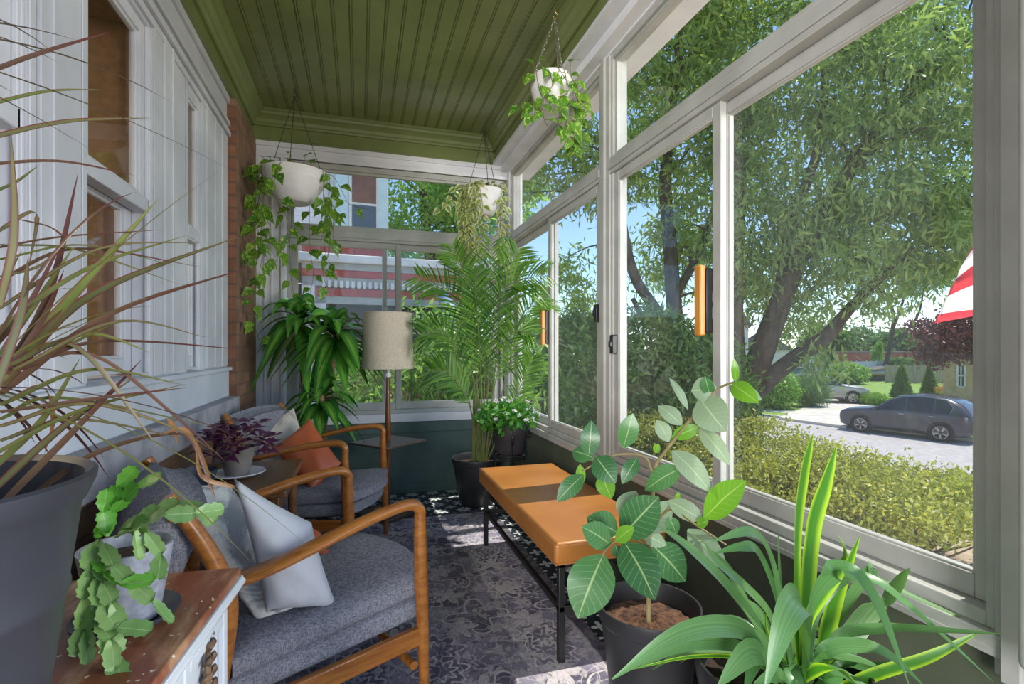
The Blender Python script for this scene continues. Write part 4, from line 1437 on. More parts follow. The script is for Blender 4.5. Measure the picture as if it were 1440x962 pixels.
# flowering plant in a pot on a wrought-iron stand
sc = Vector((0.985, 3.33, 0))
t = thing('plant_stand', 'black wrought iron plant stand with scrolled legs in far corner', 'plant stand', sc)
RZ = 0.40
for r, z in ((0.115, RZ), (0.10, RZ - 0.02), (0.09, 0.12)):
    mb = MB()
    mb.tube([sc + Vector((r * math.cos(a * math.pi / 20), r * math.sin(a * math.pi / 20), z)) for a in range(41)], 0.006, 8)
    mb.build('ring', m_iron, t)
mb = MB()
mb.tube([sc + Vector((-0.1, 0, RZ - 0.02)), sc + Vector((0.1, 0, RZ - 0.02))], 0.005, 6)
mb.tube([sc + Vector((0, -0.1, RZ - 0.02)), sc + Vector((0, 0.1, RZ - 0.02))], 0.005, 6)
mb.build('cross_bars', m_iron, t)
for k in range(3):
    a = math.radians(-100 + 120 * k)
    e = Vector((math.cos(a), math.sin(a), 0))
    mb = MB()
    P = [sc + e * r + Vector((0, 0, z)) for r, z in ((0.09, 0.008), (0.085, 0.12), (0.105, 0.3), (0.12, RZ), (0.135, 0.5), (0.165, 0.545))]
    mb.tube(spline(P, 6), 0.006, 8)
    sw = [sc + e * (0.165 + 0.03 * (1 - q / 22) * math.sin(q * 0.42)) + Vector((0, 0, 0.545 - 0.03 + 0.03 * (1 - q / 22) * math.cos(q * 0.42))) for q in range(22)]
    mb.tube(sw, 0.005, 6)
    ft = [sc + e * (0.088 + 0.028 * (1 - q / 20) * math.sin(q * 0.42)) + Vector((0, 0, 0.034 - 0.026 * (1 - q / 20) * math.cos(q * 0.42))) for q in range(18)]
    mb.tube(ft, 0.004, 6)
    mb.build('leg', m_iron, t)
fp = sc + Vector((0, 0, RZ + 0.0065))
t = thing('flowering_plant', 'bushy white flowering plant in dark pot on the iron stand', 'potted plant', fp)
pot(t, fp, 0.092, 0.128, 0.205, simple('dark_brown_pot', srgb(70, 64, 66), srgb(54, 50, 52), 5, 0.5), 0.01, sd=0.03)
r_ = np.random.default_rng(4)
top = np.array(fp) + np.array([0.0, -0.01, 0.25])
N = 1100
d = r_.normal(size=(N, 3)); d /= np.linalg.norm(d, axis=1)[:, None]
P = top + d * np.array([0.215, 0.16, 0.115]) * (r_.random((N, 1)) ** 0.4)
P[:, 2] = np.maximum(P[:, 2], fp.z + 0.15)
P[:, 0] -= 0.03
cloud('foliage', m_flowerleaf, t, P, 0.045, 0.036, 7, 0.1, fold=0.1)
Q = top + np.array([-0.02, 0, 0]) + d[:70] * np.array([0.22, 0.165, 0.125])
Q = Q[Q[:, 2] > fp.z + 0.24]
for k, q in enumerate(Q):
    cloud('flower', m_petal, t, np.repeat(q[None], 6, axis=0), 0.022, 0.018, 300 + k)
mb = MB()
for i in range(14):
    a = i * 0.45
    mb.tube([fp + Vector((0.03 * math.cos(a), 0.03 * math.sin(a), 0.16)), fp + Vector((0.1 * math.cos(a), 0.1 * math.sin(a), 0.28))], 0.002, 5)
mb.build('stems', m_palmst, t)

# corn plant behind the far armchair
cp = Vector((-0.27, 3.68, 0.001))
t = thing('corn_plant', 'striped corn plant with three canes behind the far armchair', 'potted plant', cp)
pot(t, cp, 0.12, 0.165, 0.33, m_blackpot)
random.seed(41)
lf, st = MB(), MB()
heads = [(W(422, 452, 3.42), 44, 0.40, -0.5), (W(472, 470, 3.36), 44, 0.38, -0.5), (W(452, 560, 3.24), 30, 0.30, -0.3)]
for k, (h, n, L, lo) in enumerate(heads):
    root = cp + Vector((-0.05 + 0.05 * k, 0.02 - 0.03 * k, 0.27))
    st.tube(spline([root, root.lerp(h, 0.5) + Vector((0.0, 0.01, 0)), h + Vector((0, 0, -0.05)), h + Vector((0, 0, 0.03))], 6), 0.024, 10, 0.018)
    for i in range(n):
        an = i * 2.399 + random.uniform(-0.3, 0.3)
        el = lo + (1.45 - lo) * (i / n) ** 1.2
        d = Vector((math.cos(an) * math.cos(el), math.sin(an) * math.cos(el), math.sin(el)))
        LL = L * random.uniform(0.8, 1.15)
        while h.x + d.x * LL < -0.66 or h.y + d.y * LL > 3.93:
            LL *= 0.85
        lf.leaf(h + Vector((0, 0, -0.05 + 0.09 * i / n)), d, LL, random.uniform(0.07, 0.098), random.uniform(0.6, 1.0) if el > 0.1 else random.uniform(0.45, 0.8), 'lance', 0.22, 10)
for k, (dx, dy) in enumerate(((0.18, -0.08),)):
    pass
st.build('canes', m_cane, t)
lf.build('foliage', m_corn, t)

# ------------------------------------------------------------ rubber fig in the black pot by the bench
fc = Vector((0.825, 1.33, 0.008))
t = thing('fig_plant', 'broad leaved fig in the black pot beside the leather bench', 'potted plant', fc)
pot(t, fc, 0.105, 0.147, 0.355, m_blackpot, 0.008, m_soil, 0.055)
def cr(u, v, tt):          # points measured in a close-up of the plant
    return W(780 + u / 2.404, 500 + v / 2.404, tt)
st = MB()
st.tube(spline([cr(318, 900, 1.42), cr(318, 800, 1.42), cr(322, 640, 1.40), cr(334, 430, 1.38), cr(345, 360, 1.37)], 6), 0.0075, 10, 0.005)
st.tube(spline([cr(345, 362, 1.37), cr(400, 290, 1.34), cr(480, 190, 1.3), cr(550, 115, 1.26), cr(605, 90, 1.22)], 6), 0.005, 8, 0.0025)
st.tube(spline([cr(328, 390, 1.37), cr(300, 340, 1.4), cr(205, 336, 1.44), cr(130, 370, 1.46), cr(92, 392, 1.47)], 6), 0.004, 8, 0.002)
st.tube(spline([cr(322, 600, 1.40), cr(390, 520, 1.34), cr(480, 575, 1.26), cr(580, 640, 1.2)], 6), 0.004, 8, 0.002)
st.tube(spline([cr(322, 650, 1.40), cr(240, 610, 1.34), cr(180, 650, 1.28), cr(160, 680, 1.26)], 6), 0.0035, 8, 0.002)
st.tube(spline([cr(322, 560, 1.4), cr(290, 500, 1.37), cr(270, 470, 1.36)], 6), 0.003, 8, 0.002)
st.build('stems', m_ficusst, t)
FL = [  # base, tip, width (close-up px), depth base/tip, kind, bow
    ((165, 672), (78, 888), 145, 1.27, 1.22, 0), ((235, 628), (338, 826), 128, 1.33, 1.24, 0), ((228, 612), (352, 478), 118, 1.34, 1.28, 0),
    ((190, 640), (92, 578), 84, 1.3, 1.3, 0), ((214, 600), (108, 548), 88, 1.36, 1.38, 0), ((232, 560), (275, 458), 80, 1.4, 1.42, 1),
    ((320, 602), (392, 490), 74, 1.38, 1.38, 1), ((385, 545), (412, 608), 44, 1.36, 1.35, 0), ((300, 608), (378, 642), 52, 1.4, 1.38, 1),
    ((330, 640), (442, 764), 112, 1.44, 1.42, 0), ((428, 380), (305, 456), 72, 1.33, 1.38, 0), ((398, 322), (528, 462), 78, 1.33, 1.26, 1),
    ((505, 550), (646, 424), 92, 1.25, 1.17, 2), ((502, 556), (384, 490), 60, 1.28, 1.34, 1), ((490, 145), (578, 258), 112, 1.29, 1.2, 1),
    ((548, 112), (462, 120), 78, 1.27, 1.3, 1), ((490, 245), (592, 370), 58, 1.3, 1.22, 1), ((488, 242), (394, 278), 46, 1.31, 1.35, 2),
    ((430, 235), (350, 170), 54, 1.33, 1.37, 1), ((386, 292), (344, 218), 50, 1.35, 1.37, 1), ((450, 182), (388, 75), 26, 1.31, 1.34, 1),
    ((526, 140), (508, 70), 40, 1.28, 1.26, 0), ((232, 312), (264, 196), 64, 1.42, 1.4, 0), ((115, 342), (125, 220), 62, 1.46, 1.47, 0),
    ((130, 346), (60, 322), 66, 1.45, 1.5, 0), ((140, 342), (206, 432), 80, 1.44, 1.38, 0), ((160, 400), (192, 484), 62, 1.47, 1.45, 2),
    ((96, 404), (8, 494), 60, 1.46, 1.43, 0), ((85, 368), (86, 452), 32, 1.48, 1.48, 2), ((280, 345), (228, 434), 48, 1.4, 1.38, 0),
    ((205, 628), (268, 580), 48, 1.27, 1.24, 2), ((450, 588), (582, 722), 76, 1.28, 1.18, 1), ((600, 96), (690, 160), 62, 1.21, 1.12, 2),
    ((612, 92), (606, 10), 24, 1.21, 1.2, 2), ((420, 462), (402, 518), 18, 1.36, 1.35, 2), ((480, 572), (520, 560), 34, 1.26, 1.24, 2),
    ((205, 640), (225, 690), 40, 1.36, 1.36, 0), ((340, 330), (352, 298), 24, 1.37, 1.36, 2), ((590, 104), (700, 150), 56, 1.24, 1.18, 1),
]
mbs = [MB(), MB(), MB()]
random.seed(51)
for (b0, b1, w, t0, t1, k) in FL:
    A, B = cr(b0[0], b0[1], t0), cr(b1[0], b1[1], t1)
    L = (B - A).length
    view = -((A + B) / 2 - Vector((0, 0, CAMH))).normalized()
    nr = (view + Vector((random.uniform(-.3, .3), random.uniform(-.3, .3), random.uniform(0, .4)))).normalized()
    mid = A.lerp(B, 0.5) + nr * (L * 0.10)
    mbs[k].ribbon(spline([A, mid, B], 6), w / 2.404 / FPX * (t0 + t1) / 2 * 1.08, 'oval', nr, 0.1)
for mb, m_, nm in zip(mbs, (m_ficus, m_ficuspale, m_ficusbright), ('leaves', 'pale_leaves', 'young_leaves')):
    mb.build(nm, m_, t)

# ------------------------------------------------------------ strap-leaved plant in the foreground
sp = Vector((0.845, 0.86, 0.006))
t = thing('strap_leaf_plant', 'large arching strap leaved plant in front of the big window', 'potted plant', sp)
pot(t, sp, 0.125, 0.165, 0.455, m_black, 0.008, m_darksoil, 0.05)
def cs(u, v, tt):
    return W(1000 + u / 2.518, 580 + v / 2.518, tt)
SL = [  # control points, width px (close-up), kind
    ([(318, 960, 1.04), (296, 690, 1.04), (300, 400, 1.0), (325, 210, .98), (361, 74, .97)], 58, 1),
    ([(325, 960, 1.05), (332, 640, 1.06), (355, 400, 1.06), (400, 250, 1.05), (444, 116, 1.04)], 66, 1),
    ([(290, 960, 1.02), (245, 690, 1.0), (200, 500, .97), (135, 425, .93), (0, 458, .88)], 44, 0),
    ([(285, 960, 1.03), (235, 680, 1.02), (165, 500, 1.0), (105, 478, .98), (10, 500, .97)], 36, 0),
    ([(320, 960, 1.0), (322, 780, .92), (308, 668, .84), (255, 740, .76), (190, 980, .7)], 92, 0),
    ([(330, 960, 1.02), (345, 700, .98), (420, 575, .95), (500, 565, .92), (590, 690, .88), (702, 970, .82)], 62, 0),
    ([(325, 900, 1.04), (345, 720, 1.02), (440, 570, 1.0), (455, 555, 1.0)], 48, 1),
    ([(335, 960, 1.04), (360, 720, 1.06), (450, 595, 1.06), (560, 590, 1.03), (705, 690, .98), (1000, 955, .9)], 40, 0),
    ([(400, 960, 1.08), (400, 800, 1.1), (440, 640, 1.1), (526, 438, 1.08)], 64, 1),
    ([(390, 900, 1.1), (440, 600, 1.12), (470, 500, 1.12), (448, 430, 1.12)], 26, 1),
    ([(360, 980, 1.08), (440, 860, 1.1), (560, 700, 1.1), (640, 625, 1.06), (702, 552, 1.0)], 64, 0),
    ([(330, 980, 1.06), (440, 800, 1.04), (600, 768, 1.0), (760, 770, .95), (1030, 785, .88)], 34, 0),
    ([(310, 960, 1.02), (400, 845, .98), (540, 830, .95), (640, 870, .92), (760, 975, .88)], 44, 0),
    ([(300, 960, 1.0), (370, 912, .95), (450, 915, .9), (530, 980, .86)], 34, 1),
    ([(250, 960, 1.02), (170, 820, .97), (60, 762, .9), (-120, 790, .82), (-350, 945, .74)], 62, 0),
    ([(255, 960, 1.04), (190, 800, 1.03), (60, 620, 1.01), (-80, 480, 1.0), (-190, 400, 1.02)], 42, 0),
    ([(265, 960, 1.05), (210, 730, 1.05), (110, 610, 1.03), (20, 530, 1.02), (-30, 450, 1.04)], 34, 0),
    ([(235, 990, .98), (180, 870, .93), (120, 860, .88), (20, 975, .82)], 74, 0),
    ([(260, 970, 1.0), (150, 880, .96), (-60, 865, .9), (-325, 920, .82)], 12, 1),
    ([(400, 1010, 1.06), (560, 935, 1.02), (760, 870, .98), (960, 772, .95)], 34, 1),
    ([(260, 960, 1.02), (120, 850, .97), (20, 815, .92), (-120, 830, .86), (-250, 900, .8)], 44, 0),
    ([(270, 960, 1.06), (180, 740, 1.08), (115, 655, 1.1)], 42, 0),
    ([(255, 940, 1.04), (130, 700, 1.04), (60, 560, 1.05), (-10, 480, 1.07)], 36, 0),
    ([(370, 980, 1.1), (460, 900, 1.08), (560, 905, 1.04), (720, 880, 1.0)], 34, 0),
    ([(350, 1000, 1.0), (430, 940, .94), (560, 960, .88)], 50, 0),
    ([(280, 980, .96), (240, 930, .9), (150, 960, .84)], 40, 0),
    ([(380, 980, 1.1), (470, 860, 1.14), (520, 780, 1.14)], 50, 0),
    ([(290, 940, 1.08), (250, 760, 1.12), (235, 390, 1.12)], 26, 0),
    ([(300, 940, 1.05), (200, 790, 1.02), (195, 690, 1.0)], 22, 1),
    ([(320, 980, 1.1), (410, 780, 1.14), (560, 560, 1.12), (600, 600, 1.1), (980, 770, 1.0)], 36, 0),
]
mbs = [MB(), MB()]
for P, w, k in SL:
    path = spline([cs(*p) for p in P], 8)
    ctr = path[len(path) // 2]
    tm = P[len(P) // 2][2]
    side = (Vector((0.15, -0.75, 0.75)))
    mbs[k].ribbon(path, w / 2.518 / FPX * tm * 1.25, 'strap' if w > 30 else 'lance', side, 0.28)
random.seed(61)
for i in range(14):
    an = i * 2.399
    d = Vector((math.cos(an), math.sin(an), random.uniform(0.5, 1.6))).normalized()
    L = random.uniform(0.22, 0.36)
    b_ = sp + Vector((0, 0, 0.43))
    e = b_ + d * L
    if e.x > 1.12 or e.y < 0.55:
        continue
    mbs[0].leaf(b_, d, L, 0.034, random.uniform(0.5, 0.9), 'strap', 0.25, 9)
mbs[0].build('leaves', m_strap, t)
mbs[1].build('young_leaves', m_strapbright, t)
# white dandelion drawing on the pot
mb = MB()
def onpot(a, z):
    r = 0.125 + (0.165 - 0.125) * (z / 0.455) + 0.0035
    return sp + Vector((r * math.cos(a), r * math.sin(a), z))
for a0, z0_, R in ((math.radians(196), 0.385, 0.03), (math.radians(205), 0.33, 0.024), (math.radians(232), 0.36, 0.03), (math.radians(172), 0.33, 0.024)):
    mb.tube([onpot(a0, z0_), onpot(a0 + 0.03, z0_ - 0.12), onpot(a0 + 0.02, z0_ - 0.24)], 0.0009, 4)
    for k in range(18):
        q = k * math.pi / 9
        mb.tube([onpot(a0, z0_), onpot(a0 + R * math.cos(q) / 0.155, z0_ + R * math.sin(q))], 0.0008, 4)
mb.build('dandelion_motif', simple('white_line_paint', srgb(206, 206, 206), None, 10, 0.6), t)

# ------------------------------------------------------------ hanging planters
def heartleaf(mb, p, d, L, kind='heart', roll=0):
    mb.leaf(p, d, L, L * 0.78, 0.25, kind, 0.18, 6, nref=(random.uniform(-.4, .4), -0.8, random.uniform(0.1, 0.8)), roll=roll)

def vine(st, lf, P, L, step, r=0.0016, kind='heart'):
    path = spline(P, 8)
    st.tube(path, r, 5)
    acc, side = 0, 1
    for i in range(len(path) - 1):
        acc += (path[i + 1] - path[i]).length
        if acc > step:
            acc = 0
            side = -side
            d = Vector((side * random.uniform(0.4, 1.0), random.uniform(-0.9, 0.3), random.uniform(-0.9, 0.2)))
            q = path[i] + d.normalized() * L * 0.3
            st.tube([path[i], q], r * 0.7, 4)
            heartleaf(lf, q, d + Vector((0, 0, -0.5)), L * random.uniform(0.75, 1.25), kind)

def planter(label, c, r, h, z_hook, hook_xy, bowlprof, mat, chain_mat, links, mats, vines, leafL, step, topn, seed, kind='heart'):
    """bowl hung from a ceiling hook by three chains"""
    random.seed(seed)
    c = Vector(c)
    t = thing('hanging_planter', label, 'hanging plant', c)
    MB().lathe([(q * r, z * h) for q, z in bowlprof], c, 48).build('bowl', mat, t)
    MB().lathe([(r * 0.93, h * 0.9), (r * 0.4, h * 0.93), (0, h * 0.94)], c, 28).build('soil', m_darksoil, t)
    hk = Vector((hook_xy[0], hook_xy[1], z_hook))
    MB().tube([hk + Vector((0, 0, 0.0)), hk + Vector((0, 0, -0.02)), hk + Vector((0.012, 0, -0.03)), hk + Vector((0.012, 0, -0.045)), hk + Vector((0, 0, -0.052)), hk + Vector((-0.01, 0, -0.045))], 0.003, 8).build('hook', m_brass if links else m_iron, t)
    top = hk + Vector((0, 0, -0.05))
    for k in range(3):
        a = 0.5 + k * 2.094
        e = c + Vector((r * 0.97 * math.cos(a), r * 0.97 * math.sin(a), h * 0.97))
        mb = MB()
        if links:
            n = int((e - top).length / 0.017)
            for i in range(n):
                p = top.lerp(e, (i + 0.5) / n)
                ax = (e - top).normalized()
                sx = ax.cross(Vector((1, 0.3, 0))).normalized()
                if i % 2:
                    sx = ax.cross(sx)
                mb.tube([p + ax * (0.0105 * math.sin(q * math.pi / 5)) + sx * (0.005 * math.cos(q * math.pi / 5)) for q in range(11)], 0.0016, 5)
            mb.build('chain', chain_mat, t)
        else:
            mb.tube([top, e], 0.0022, 6)
            mb.build('cord', chain_mat, t)
    st, lf = MB(), MB()
    for P in vines:
        vine(st, lf, P, leafL, step, kind=kind)
    for i in range(topn):
        a = random.uniform(0, 6.28)
        rr = r * random.uniform(0.2, 1.02)
        p = c + Vector((rr * math.cos(a), rr * math.sin(a), h * 0.95))
        q = p + Vector((random.uniform(-.03, .03), random.uniform(-.03, .03), random.uniform(0.01, leafL * 1.5)))
        st.tube([p, q], 0.0014, 4)
        heartleaf(lf, q, Vector((math.cos(a) + random.uniform(-.5, .5), math.sin(a) - 0.4, random.uniform(-0.6, 0.5))), leafL * random.uniform(0.8, 1.2), kind)
    st.build('vines', m_vine, t)
    lf.build('foliage', mats, t)
    return t

BOWL = [(0.0, 0.0), (0.42, 0.0), (0.45, 0.01), (0.56, 0.12), (0.72, 0.34), (0.87, 0.64), (0.97, 0.92), (1.0, 1.0), (0.965, 1.0), (0.95, 0.95), (0.9, 0.7), (0.0, 0.6)]
c1 = Vector((-0.4, 3.56, 2.06))
def hangpath(c, r, h, an, zlow, drift, n=5):
    e = Vector((math.cos(an), math.sin(an), 0))
    P = [c + e * r * 0.7 + Vector((0, 0, h)), c + e * (r * 1.03) + Vector((0, 0, h * 0.98))]
    z_ = c.z + h
    for k in range(n):
        q = (k + 1) / n
        P.append(c + e * (r * (1.12 + 0.1 * math.sin(k * 2 + an * 3))) + Vector((drift * q + random.uniform(-.035, .035), random.uniform(-.03, .03), 0)) + Vector((0, 0, h * 0.8 + (zlow - c.z - h * 0.8) * q)))
    return P
random.seed(71)
V1 = []
for an, zl, dr in ((3.3, 1.45, .02), (3.6, 1.25, .0), (4.45, 1.6, .0), (5.9, 1.45, .02), (6.1, 1.62, .0), (3.0, 1.15, -.0), (3.45, 1.7, -.02), (2.6, 1.7, 0), (5.75, 1.8, .0), (0.2, 1.8, 0), (3.15, 1.8, .03), (1.2, 1.5, .02), (1.9, 1.4, .04), (0.7, 1.6, 0.0), (3.75, 1.75, .0)):
    P = hangpath(c1, 0.205, 0.19, an, zl, dr)
    V1.append([Vector((max(p.x, -0.655), min(p.y, 3.93), p.z)) for p in P])
V1.append([c1 + Vector((0.16, -0.05, .19)), c1 + Vector((0.24, -0.08, .17)), c1 + Vector((0.31, -0.08, .05)), c1 + Vector((0.34, -0.08, .0)), c1 + Vector((0.46, -0.1, -.03))])
planter('grey white bowl of trailing pothos hanging by the brick pier', c1, 0.208, 0.195, ZC, (-0.4, 3.56), BOWL, m_whitepot, m_cord, False, m_pothos, V1, 0.07, 0.08, 17, 72)

c2 = Vector((0.895, 3.70, 2.11))
random.seed(73)
V2 = []
for an, zl, dr in ((2.9, 1.55, -.02), (3.3, 1.45, .0), (3.6, 1.4, .03), (4.0, 1.5, .05), (3.1, 1.7, -.03), (3.9, 1.75, 0), (2.5, 1.6, 0), (3.4, 1.85, .0), (4.2, 1.62, .04), (3.0, 1.62, .04)):
    V2.append([Vector((min(p.x, 1.1), min(p.y, 3.93), p.z)) for p in hangpath(c2, 0.13, 0.21, an, zl, dr)])
V2.append([c2 + Vector((-0.1, -0.02, .21)), c2 + Vector((-0.2, -0.03, .18)), c2 + Vector((-0.27, -0.03, .08)), c2 + Vector((-0.34, -0.03, .0))])
for an, zl in ((5.6, 1.75), (5.9, 1.68)):
    V2.append([Vector((min(p.x, 1.1), min(p.y, 3.93), p.z)) for p in hangpath(c2, 0.13, 0.21, an, zl, 0)])
planter('white bowl of curly variegated hoya hanging in the far corner', c2, 0.14, 0.185, ZC, (0.9, 3.72), BOWL, m_whitepot, m_cord, False, m_hoya, V2, 0.05, 0.026, 24, 74)

c3 = Vector((0.905, 2.34, 2.285))
POT3 = [(0.0, 0.0), (0.44, 0.0), (0.5, 0.03), (0.56, 0.07), (0.80, 0.30), (0.96, 0.58), (1.0, 0.78), (0.97, 0.95), (0.94, 1.0), (0.9, 0.99), (0.9, 0.8), (0.0, 0.7)]
random.seed(75)
V3 = []
for an, zl, dr in ((5.6, 2.1, .04), (6.0, 2.05, .05), (0.1, 2.14, .05), (5.2, 2.2, .05), (4.2, 2.16, .02), (3.6, 2.2, -.0), (3.1, 2.26, -.02), (4.7, 2.14, .05), (0.6, 2.1, .04), (5.0, 2.06, .03), (5.9, 2.2, .06)):
    V3.append([Vector((min(p.x, 1.09), p.y, p.z)) for p in hangpath(c3, 0.1, 0.16, an, zl, dr, 4)])
planter('white pot of pothos hanging on silver chains nearest the camera', c3, 0.103, 0.165, ZC + 0.0, (0.925, 2.34), POT3, m_whitepot, m_chain, True, m_pothos, V3, 0.066, 0.05, 9, 76)
# ------------------------------------------------------------ outdoors: ground, street
m_ground = simple('garden_soil_and_mulch', srgb(178, 158, 134), srgb(128, 108, 86), 1.5, 0.95, 0.4)
m_grass = simple('lawn_grass', srgb(132, 158, 66), srgb(98, 130, 50), 3, 0.95, 0.5)
m_road = simple('asphalt', srgb(178, 172, 170), srgb(158, 153, 152), 5, 0.95, 0.2)
m_concrete = simple('concrete', srgb(206, 200, 190), srgb(184, 178, 168), 2, 0.9, 0.1)
GZ0, GZ1 = -0.72, -2.5
def ground_z(x, y):
    q = min(1, max(0, (x - 5.5) / 7.0))
    q = q * q * (3 - 2 * q)
    return GZ0 + (GZ1 - GZ0) * q
mb = MB()
xs = [-14, -4, 1.28, 3, 5, 6, 7, 8, 9, 10, 11, 12.5, 18, 30, 50, 80, 130]
ys = [-30, -10, 0, 4.2, 8, 14, 22, 40, 70, 120]
V = [(x, y, ground_z(x, y)) for x in xs for y in ys]
ny = len(ys)
F = [(i * ny + j, (i + 1) * ny + j, (i + 1) * ny + j + 1, i * ny + j + 1) for i in range(len(xs) - 1) for j in range(ny - 1)]
mb.add(V, F)
S('floor_garden', mb, m_ground)
def curb_x(y):
    return 22.6 - 0.25 * (y - 14)
def strip(nm, o0, o1, z0, z1, mat, y0=-14, y1=60):
    """band parallel to the far kerb, from o0 to o1 metres beyond it"""
    P = [(curb_x(y0) + o0, y0), (curb_x(y0) + o1, y0), (curb_x(y1) + o1, y1), (curb_x(y1) + o0, y1)]
    return S(nm, MB().poly(P, z0, z1), mat, smooth=False)
strip('floor_street', -9.5, 0.0, GZ1 - 0.1, GZ1 + 0.012, m_road)
strip('trim_20', 0.0, 0.16, GZ1 - 0.1, GZ1 + 0.13, m_concrete)
strip('floor_lawn', 0.16, 60, GZ1 - 0.1, GZ1 + 0.1, m_grass, -14, 75)
strip('floor_sidewalk', 1.6, 2.9, GZ1 - 0.05, GZ1 + 0.115, m_concrete)
dv = [WZ(1095, 587, GZ1 + .12), WZ(1190, 600, GZ1 + .12), WZ(1235, 572, GZ1 + .12), WZ(1165, 560, GZ1 + .12)]
S('floor_driveway', MB().poly([(p.x, p.y) for p in dv], GZ1 - 0.05, GZ1 + 0.135), m_concrete, smooth=False)

# ------------------------------------------------------------ trees and shrubs
m_bark = simple('grey_bark', srgb(96, 84, 74), srgb(62, 54, 48), 14, 0.95, 0.8, stretch=(1, 1, .25), bd=0.03)
m_oak = leafmat('willow_oak_leaf', srgb(104, 138, 66), srgb(168, 188, 98), 0.5, tint=(1.3, 1.35, 0.7))
m_oak2 = leafmat('dark_oak_leaf', srgb(104, 138, 82), srgb(172, 192, 118), 0.52, tint=(1.3, 1.35, 0.75))
m_yew = leafmat('evergreen_leaf', srgb(80, 118, 62), srgb(136, 164, 86), 0.4)
m_hedge = leafmat('azalea_leaf', srgb(118, 130, 58), srgb(188, 186, 88), 0.38)
m_bamboo = leafmat('bright_leaf', srgb(100, 148, 72), srgb(164, 196, 104), 0.45)
m_treebright = leafmat('light_green_leaf', srgb(110, 168, 70), srgb(178, 208, 112), 0.5)  # light green leaves of the tree above the porch roof
m_maple = leafmat('red_maple_leaf', srgb(86, 44, 52), srgb(120, 62, 64), 0.35, tint=(1.3, 0.8, 0.8))
m_gold = leafmat('golden_leaf', srgb(176, 140, 62), srgb(196, 164, 80), 0.35)
m_shrub = leafmat('fresh_shrub_leaf', srgb(96, 142, 52), srgb(142, 180, 68), 0.4)
m_bgtree = leafmat('distant_leaf', srgb(84, 120, 76), srgb(118, 150, 92), 0.35)

def tree(name, label, base, trunks, ells, ncl, per, sig, L, wid, seed, lm, down=0.5, nbr=60, r0=0.2, cat='tree', group=None, brr=0.035, shell=0.3):
    t = thing(name, label, cat, base, group=group)
    tb = MB()
    allp = []
    for P, ra in trunks:
        path = spline(P, 6)
        tb.tube(path, ra, 10)
        allp += path
    tb.build('trunk', m_bark, t)
    P, C = blobs(ells, ncl, per, sig, seed, shell)
    rnd = random.Random(seed)
    if nbr:
        br = MB()
        for c in rnd.sample(list(range(len(C))), min(nbr, len(C))):
            c = Vector(C[c])
            # leave the trunk below the cluster it feeds
            k = min(allp, key=lambda p: (p - c).length + (0.0 if p.z < c.z - 0.2 else 1.2))
            mid = k.lerp(c, 0.5) + Vector((rnd.uniform(-.2, .2), rnd.uniform(-.2, .2), rnd.uniform(.05, .4)))
            br.tube(spline([k, mid, c], 5), [brr, brr * 0.6, 0.006], 6)
        br.build('branches', m_bark, t)
    cloud('foliage', lm, t, P, L, wid, seed + 1, down)
    return t

def shrub(name, label, base, ells, ncl, per, sig, L, wid, seed, lm, down=0.0, stems=8, cat='shrub', group=None, shell=0.6, sr=0.02):
    t = thing(name, label, cat, base, group=group)
    P, C = blobs(ells, ncl, per, sig, seed, shell)
    P = P[P[:, 2] > base[2] + 0.02]
    cloud('foliage', lm, t, P, L, wid, seed + 1, down)
    rnd = random.Random(seed)
    sm = MB()
    b = Vector(base)
    for i in range(stems):
        e = Vector(C[rnd.randrange(len(C))])
        s0 = b + Vector((rnd.uniform(-.12, .12), rnd.uniform(-.12, .12), 0))
        mid = s0.lerp(e, 0.5) + Vector((rnd.uniform(-.1, .1), rnd.uniform(-.1, .1), -0.08))
        sm.tube(spline([s0, mid, e], 4), [sr, sr * 0.6, sr * 0.25], 6)
    sm.build('stems', m_bark, t)
    return t

bA = W(958, 640, 11.0); bA.z = ground_z(bA.x, bA.y)
tree('willow_oak', 'large willow oak with leaning twin trunks behind the middle window', bA,
     [([bA, W(957, 520, 11), W(948, 430, 11), W(942, 340, 11), W(936, 250, 11), W(948, 120, 11), W(965, -40, 11)], [.24, .2, .17, .15, .13, .10, .05]),
      ([W(956, 500, 11), W(925, 440, 10.8), W(893, 390, 10.6), W(876, 320, 10.4), W(868, 240, 10.3), W(850, 120, 10.2)], [.12, .12, .11, .10, .08, .05]),
      ([W(955, 490, 11), W(930, 450, 10.6), W(905, 445, 10.4), W(890, 420, 10.3)], [.08, .07, .06, .05]),
      ([W(948, 420, 11), W(985, 350, 11), W(1010, 270, 11), W(1030, 180, 11)], [.09, .08, .06, .03])],
     [(W(800, 235, 10.5), (1.7, 1.5, 0.9)), (W(900, 80, 11), (2.6, 2.4, 1.9)), (W(945, 260, 11.5), (1.8, 1.8, 1.5)), (W(880, -120, 11), (2.6, 2.4, 2.0)), (W(985, 130, 11), (1.5, 1.5, 1.9)), (W(800, 420, 12.5), (0.9, 1.2, 1.1)), (W(970, 370, 12.5), (1.4, 1.4, 0.9)), (W(730, 210, 11), (0.7, 0.9, 0.7)), (W(1000, -60, 10), (1.8, 1.6, 1.6))],
     800, 44, (0.19, 0.19, 0.14), 0.21, 0.055, 101, m_oak, 0.9, 90)
bB = W(1020, 660, 10.0); bB.z = ground_z(bB.x, bB.y)
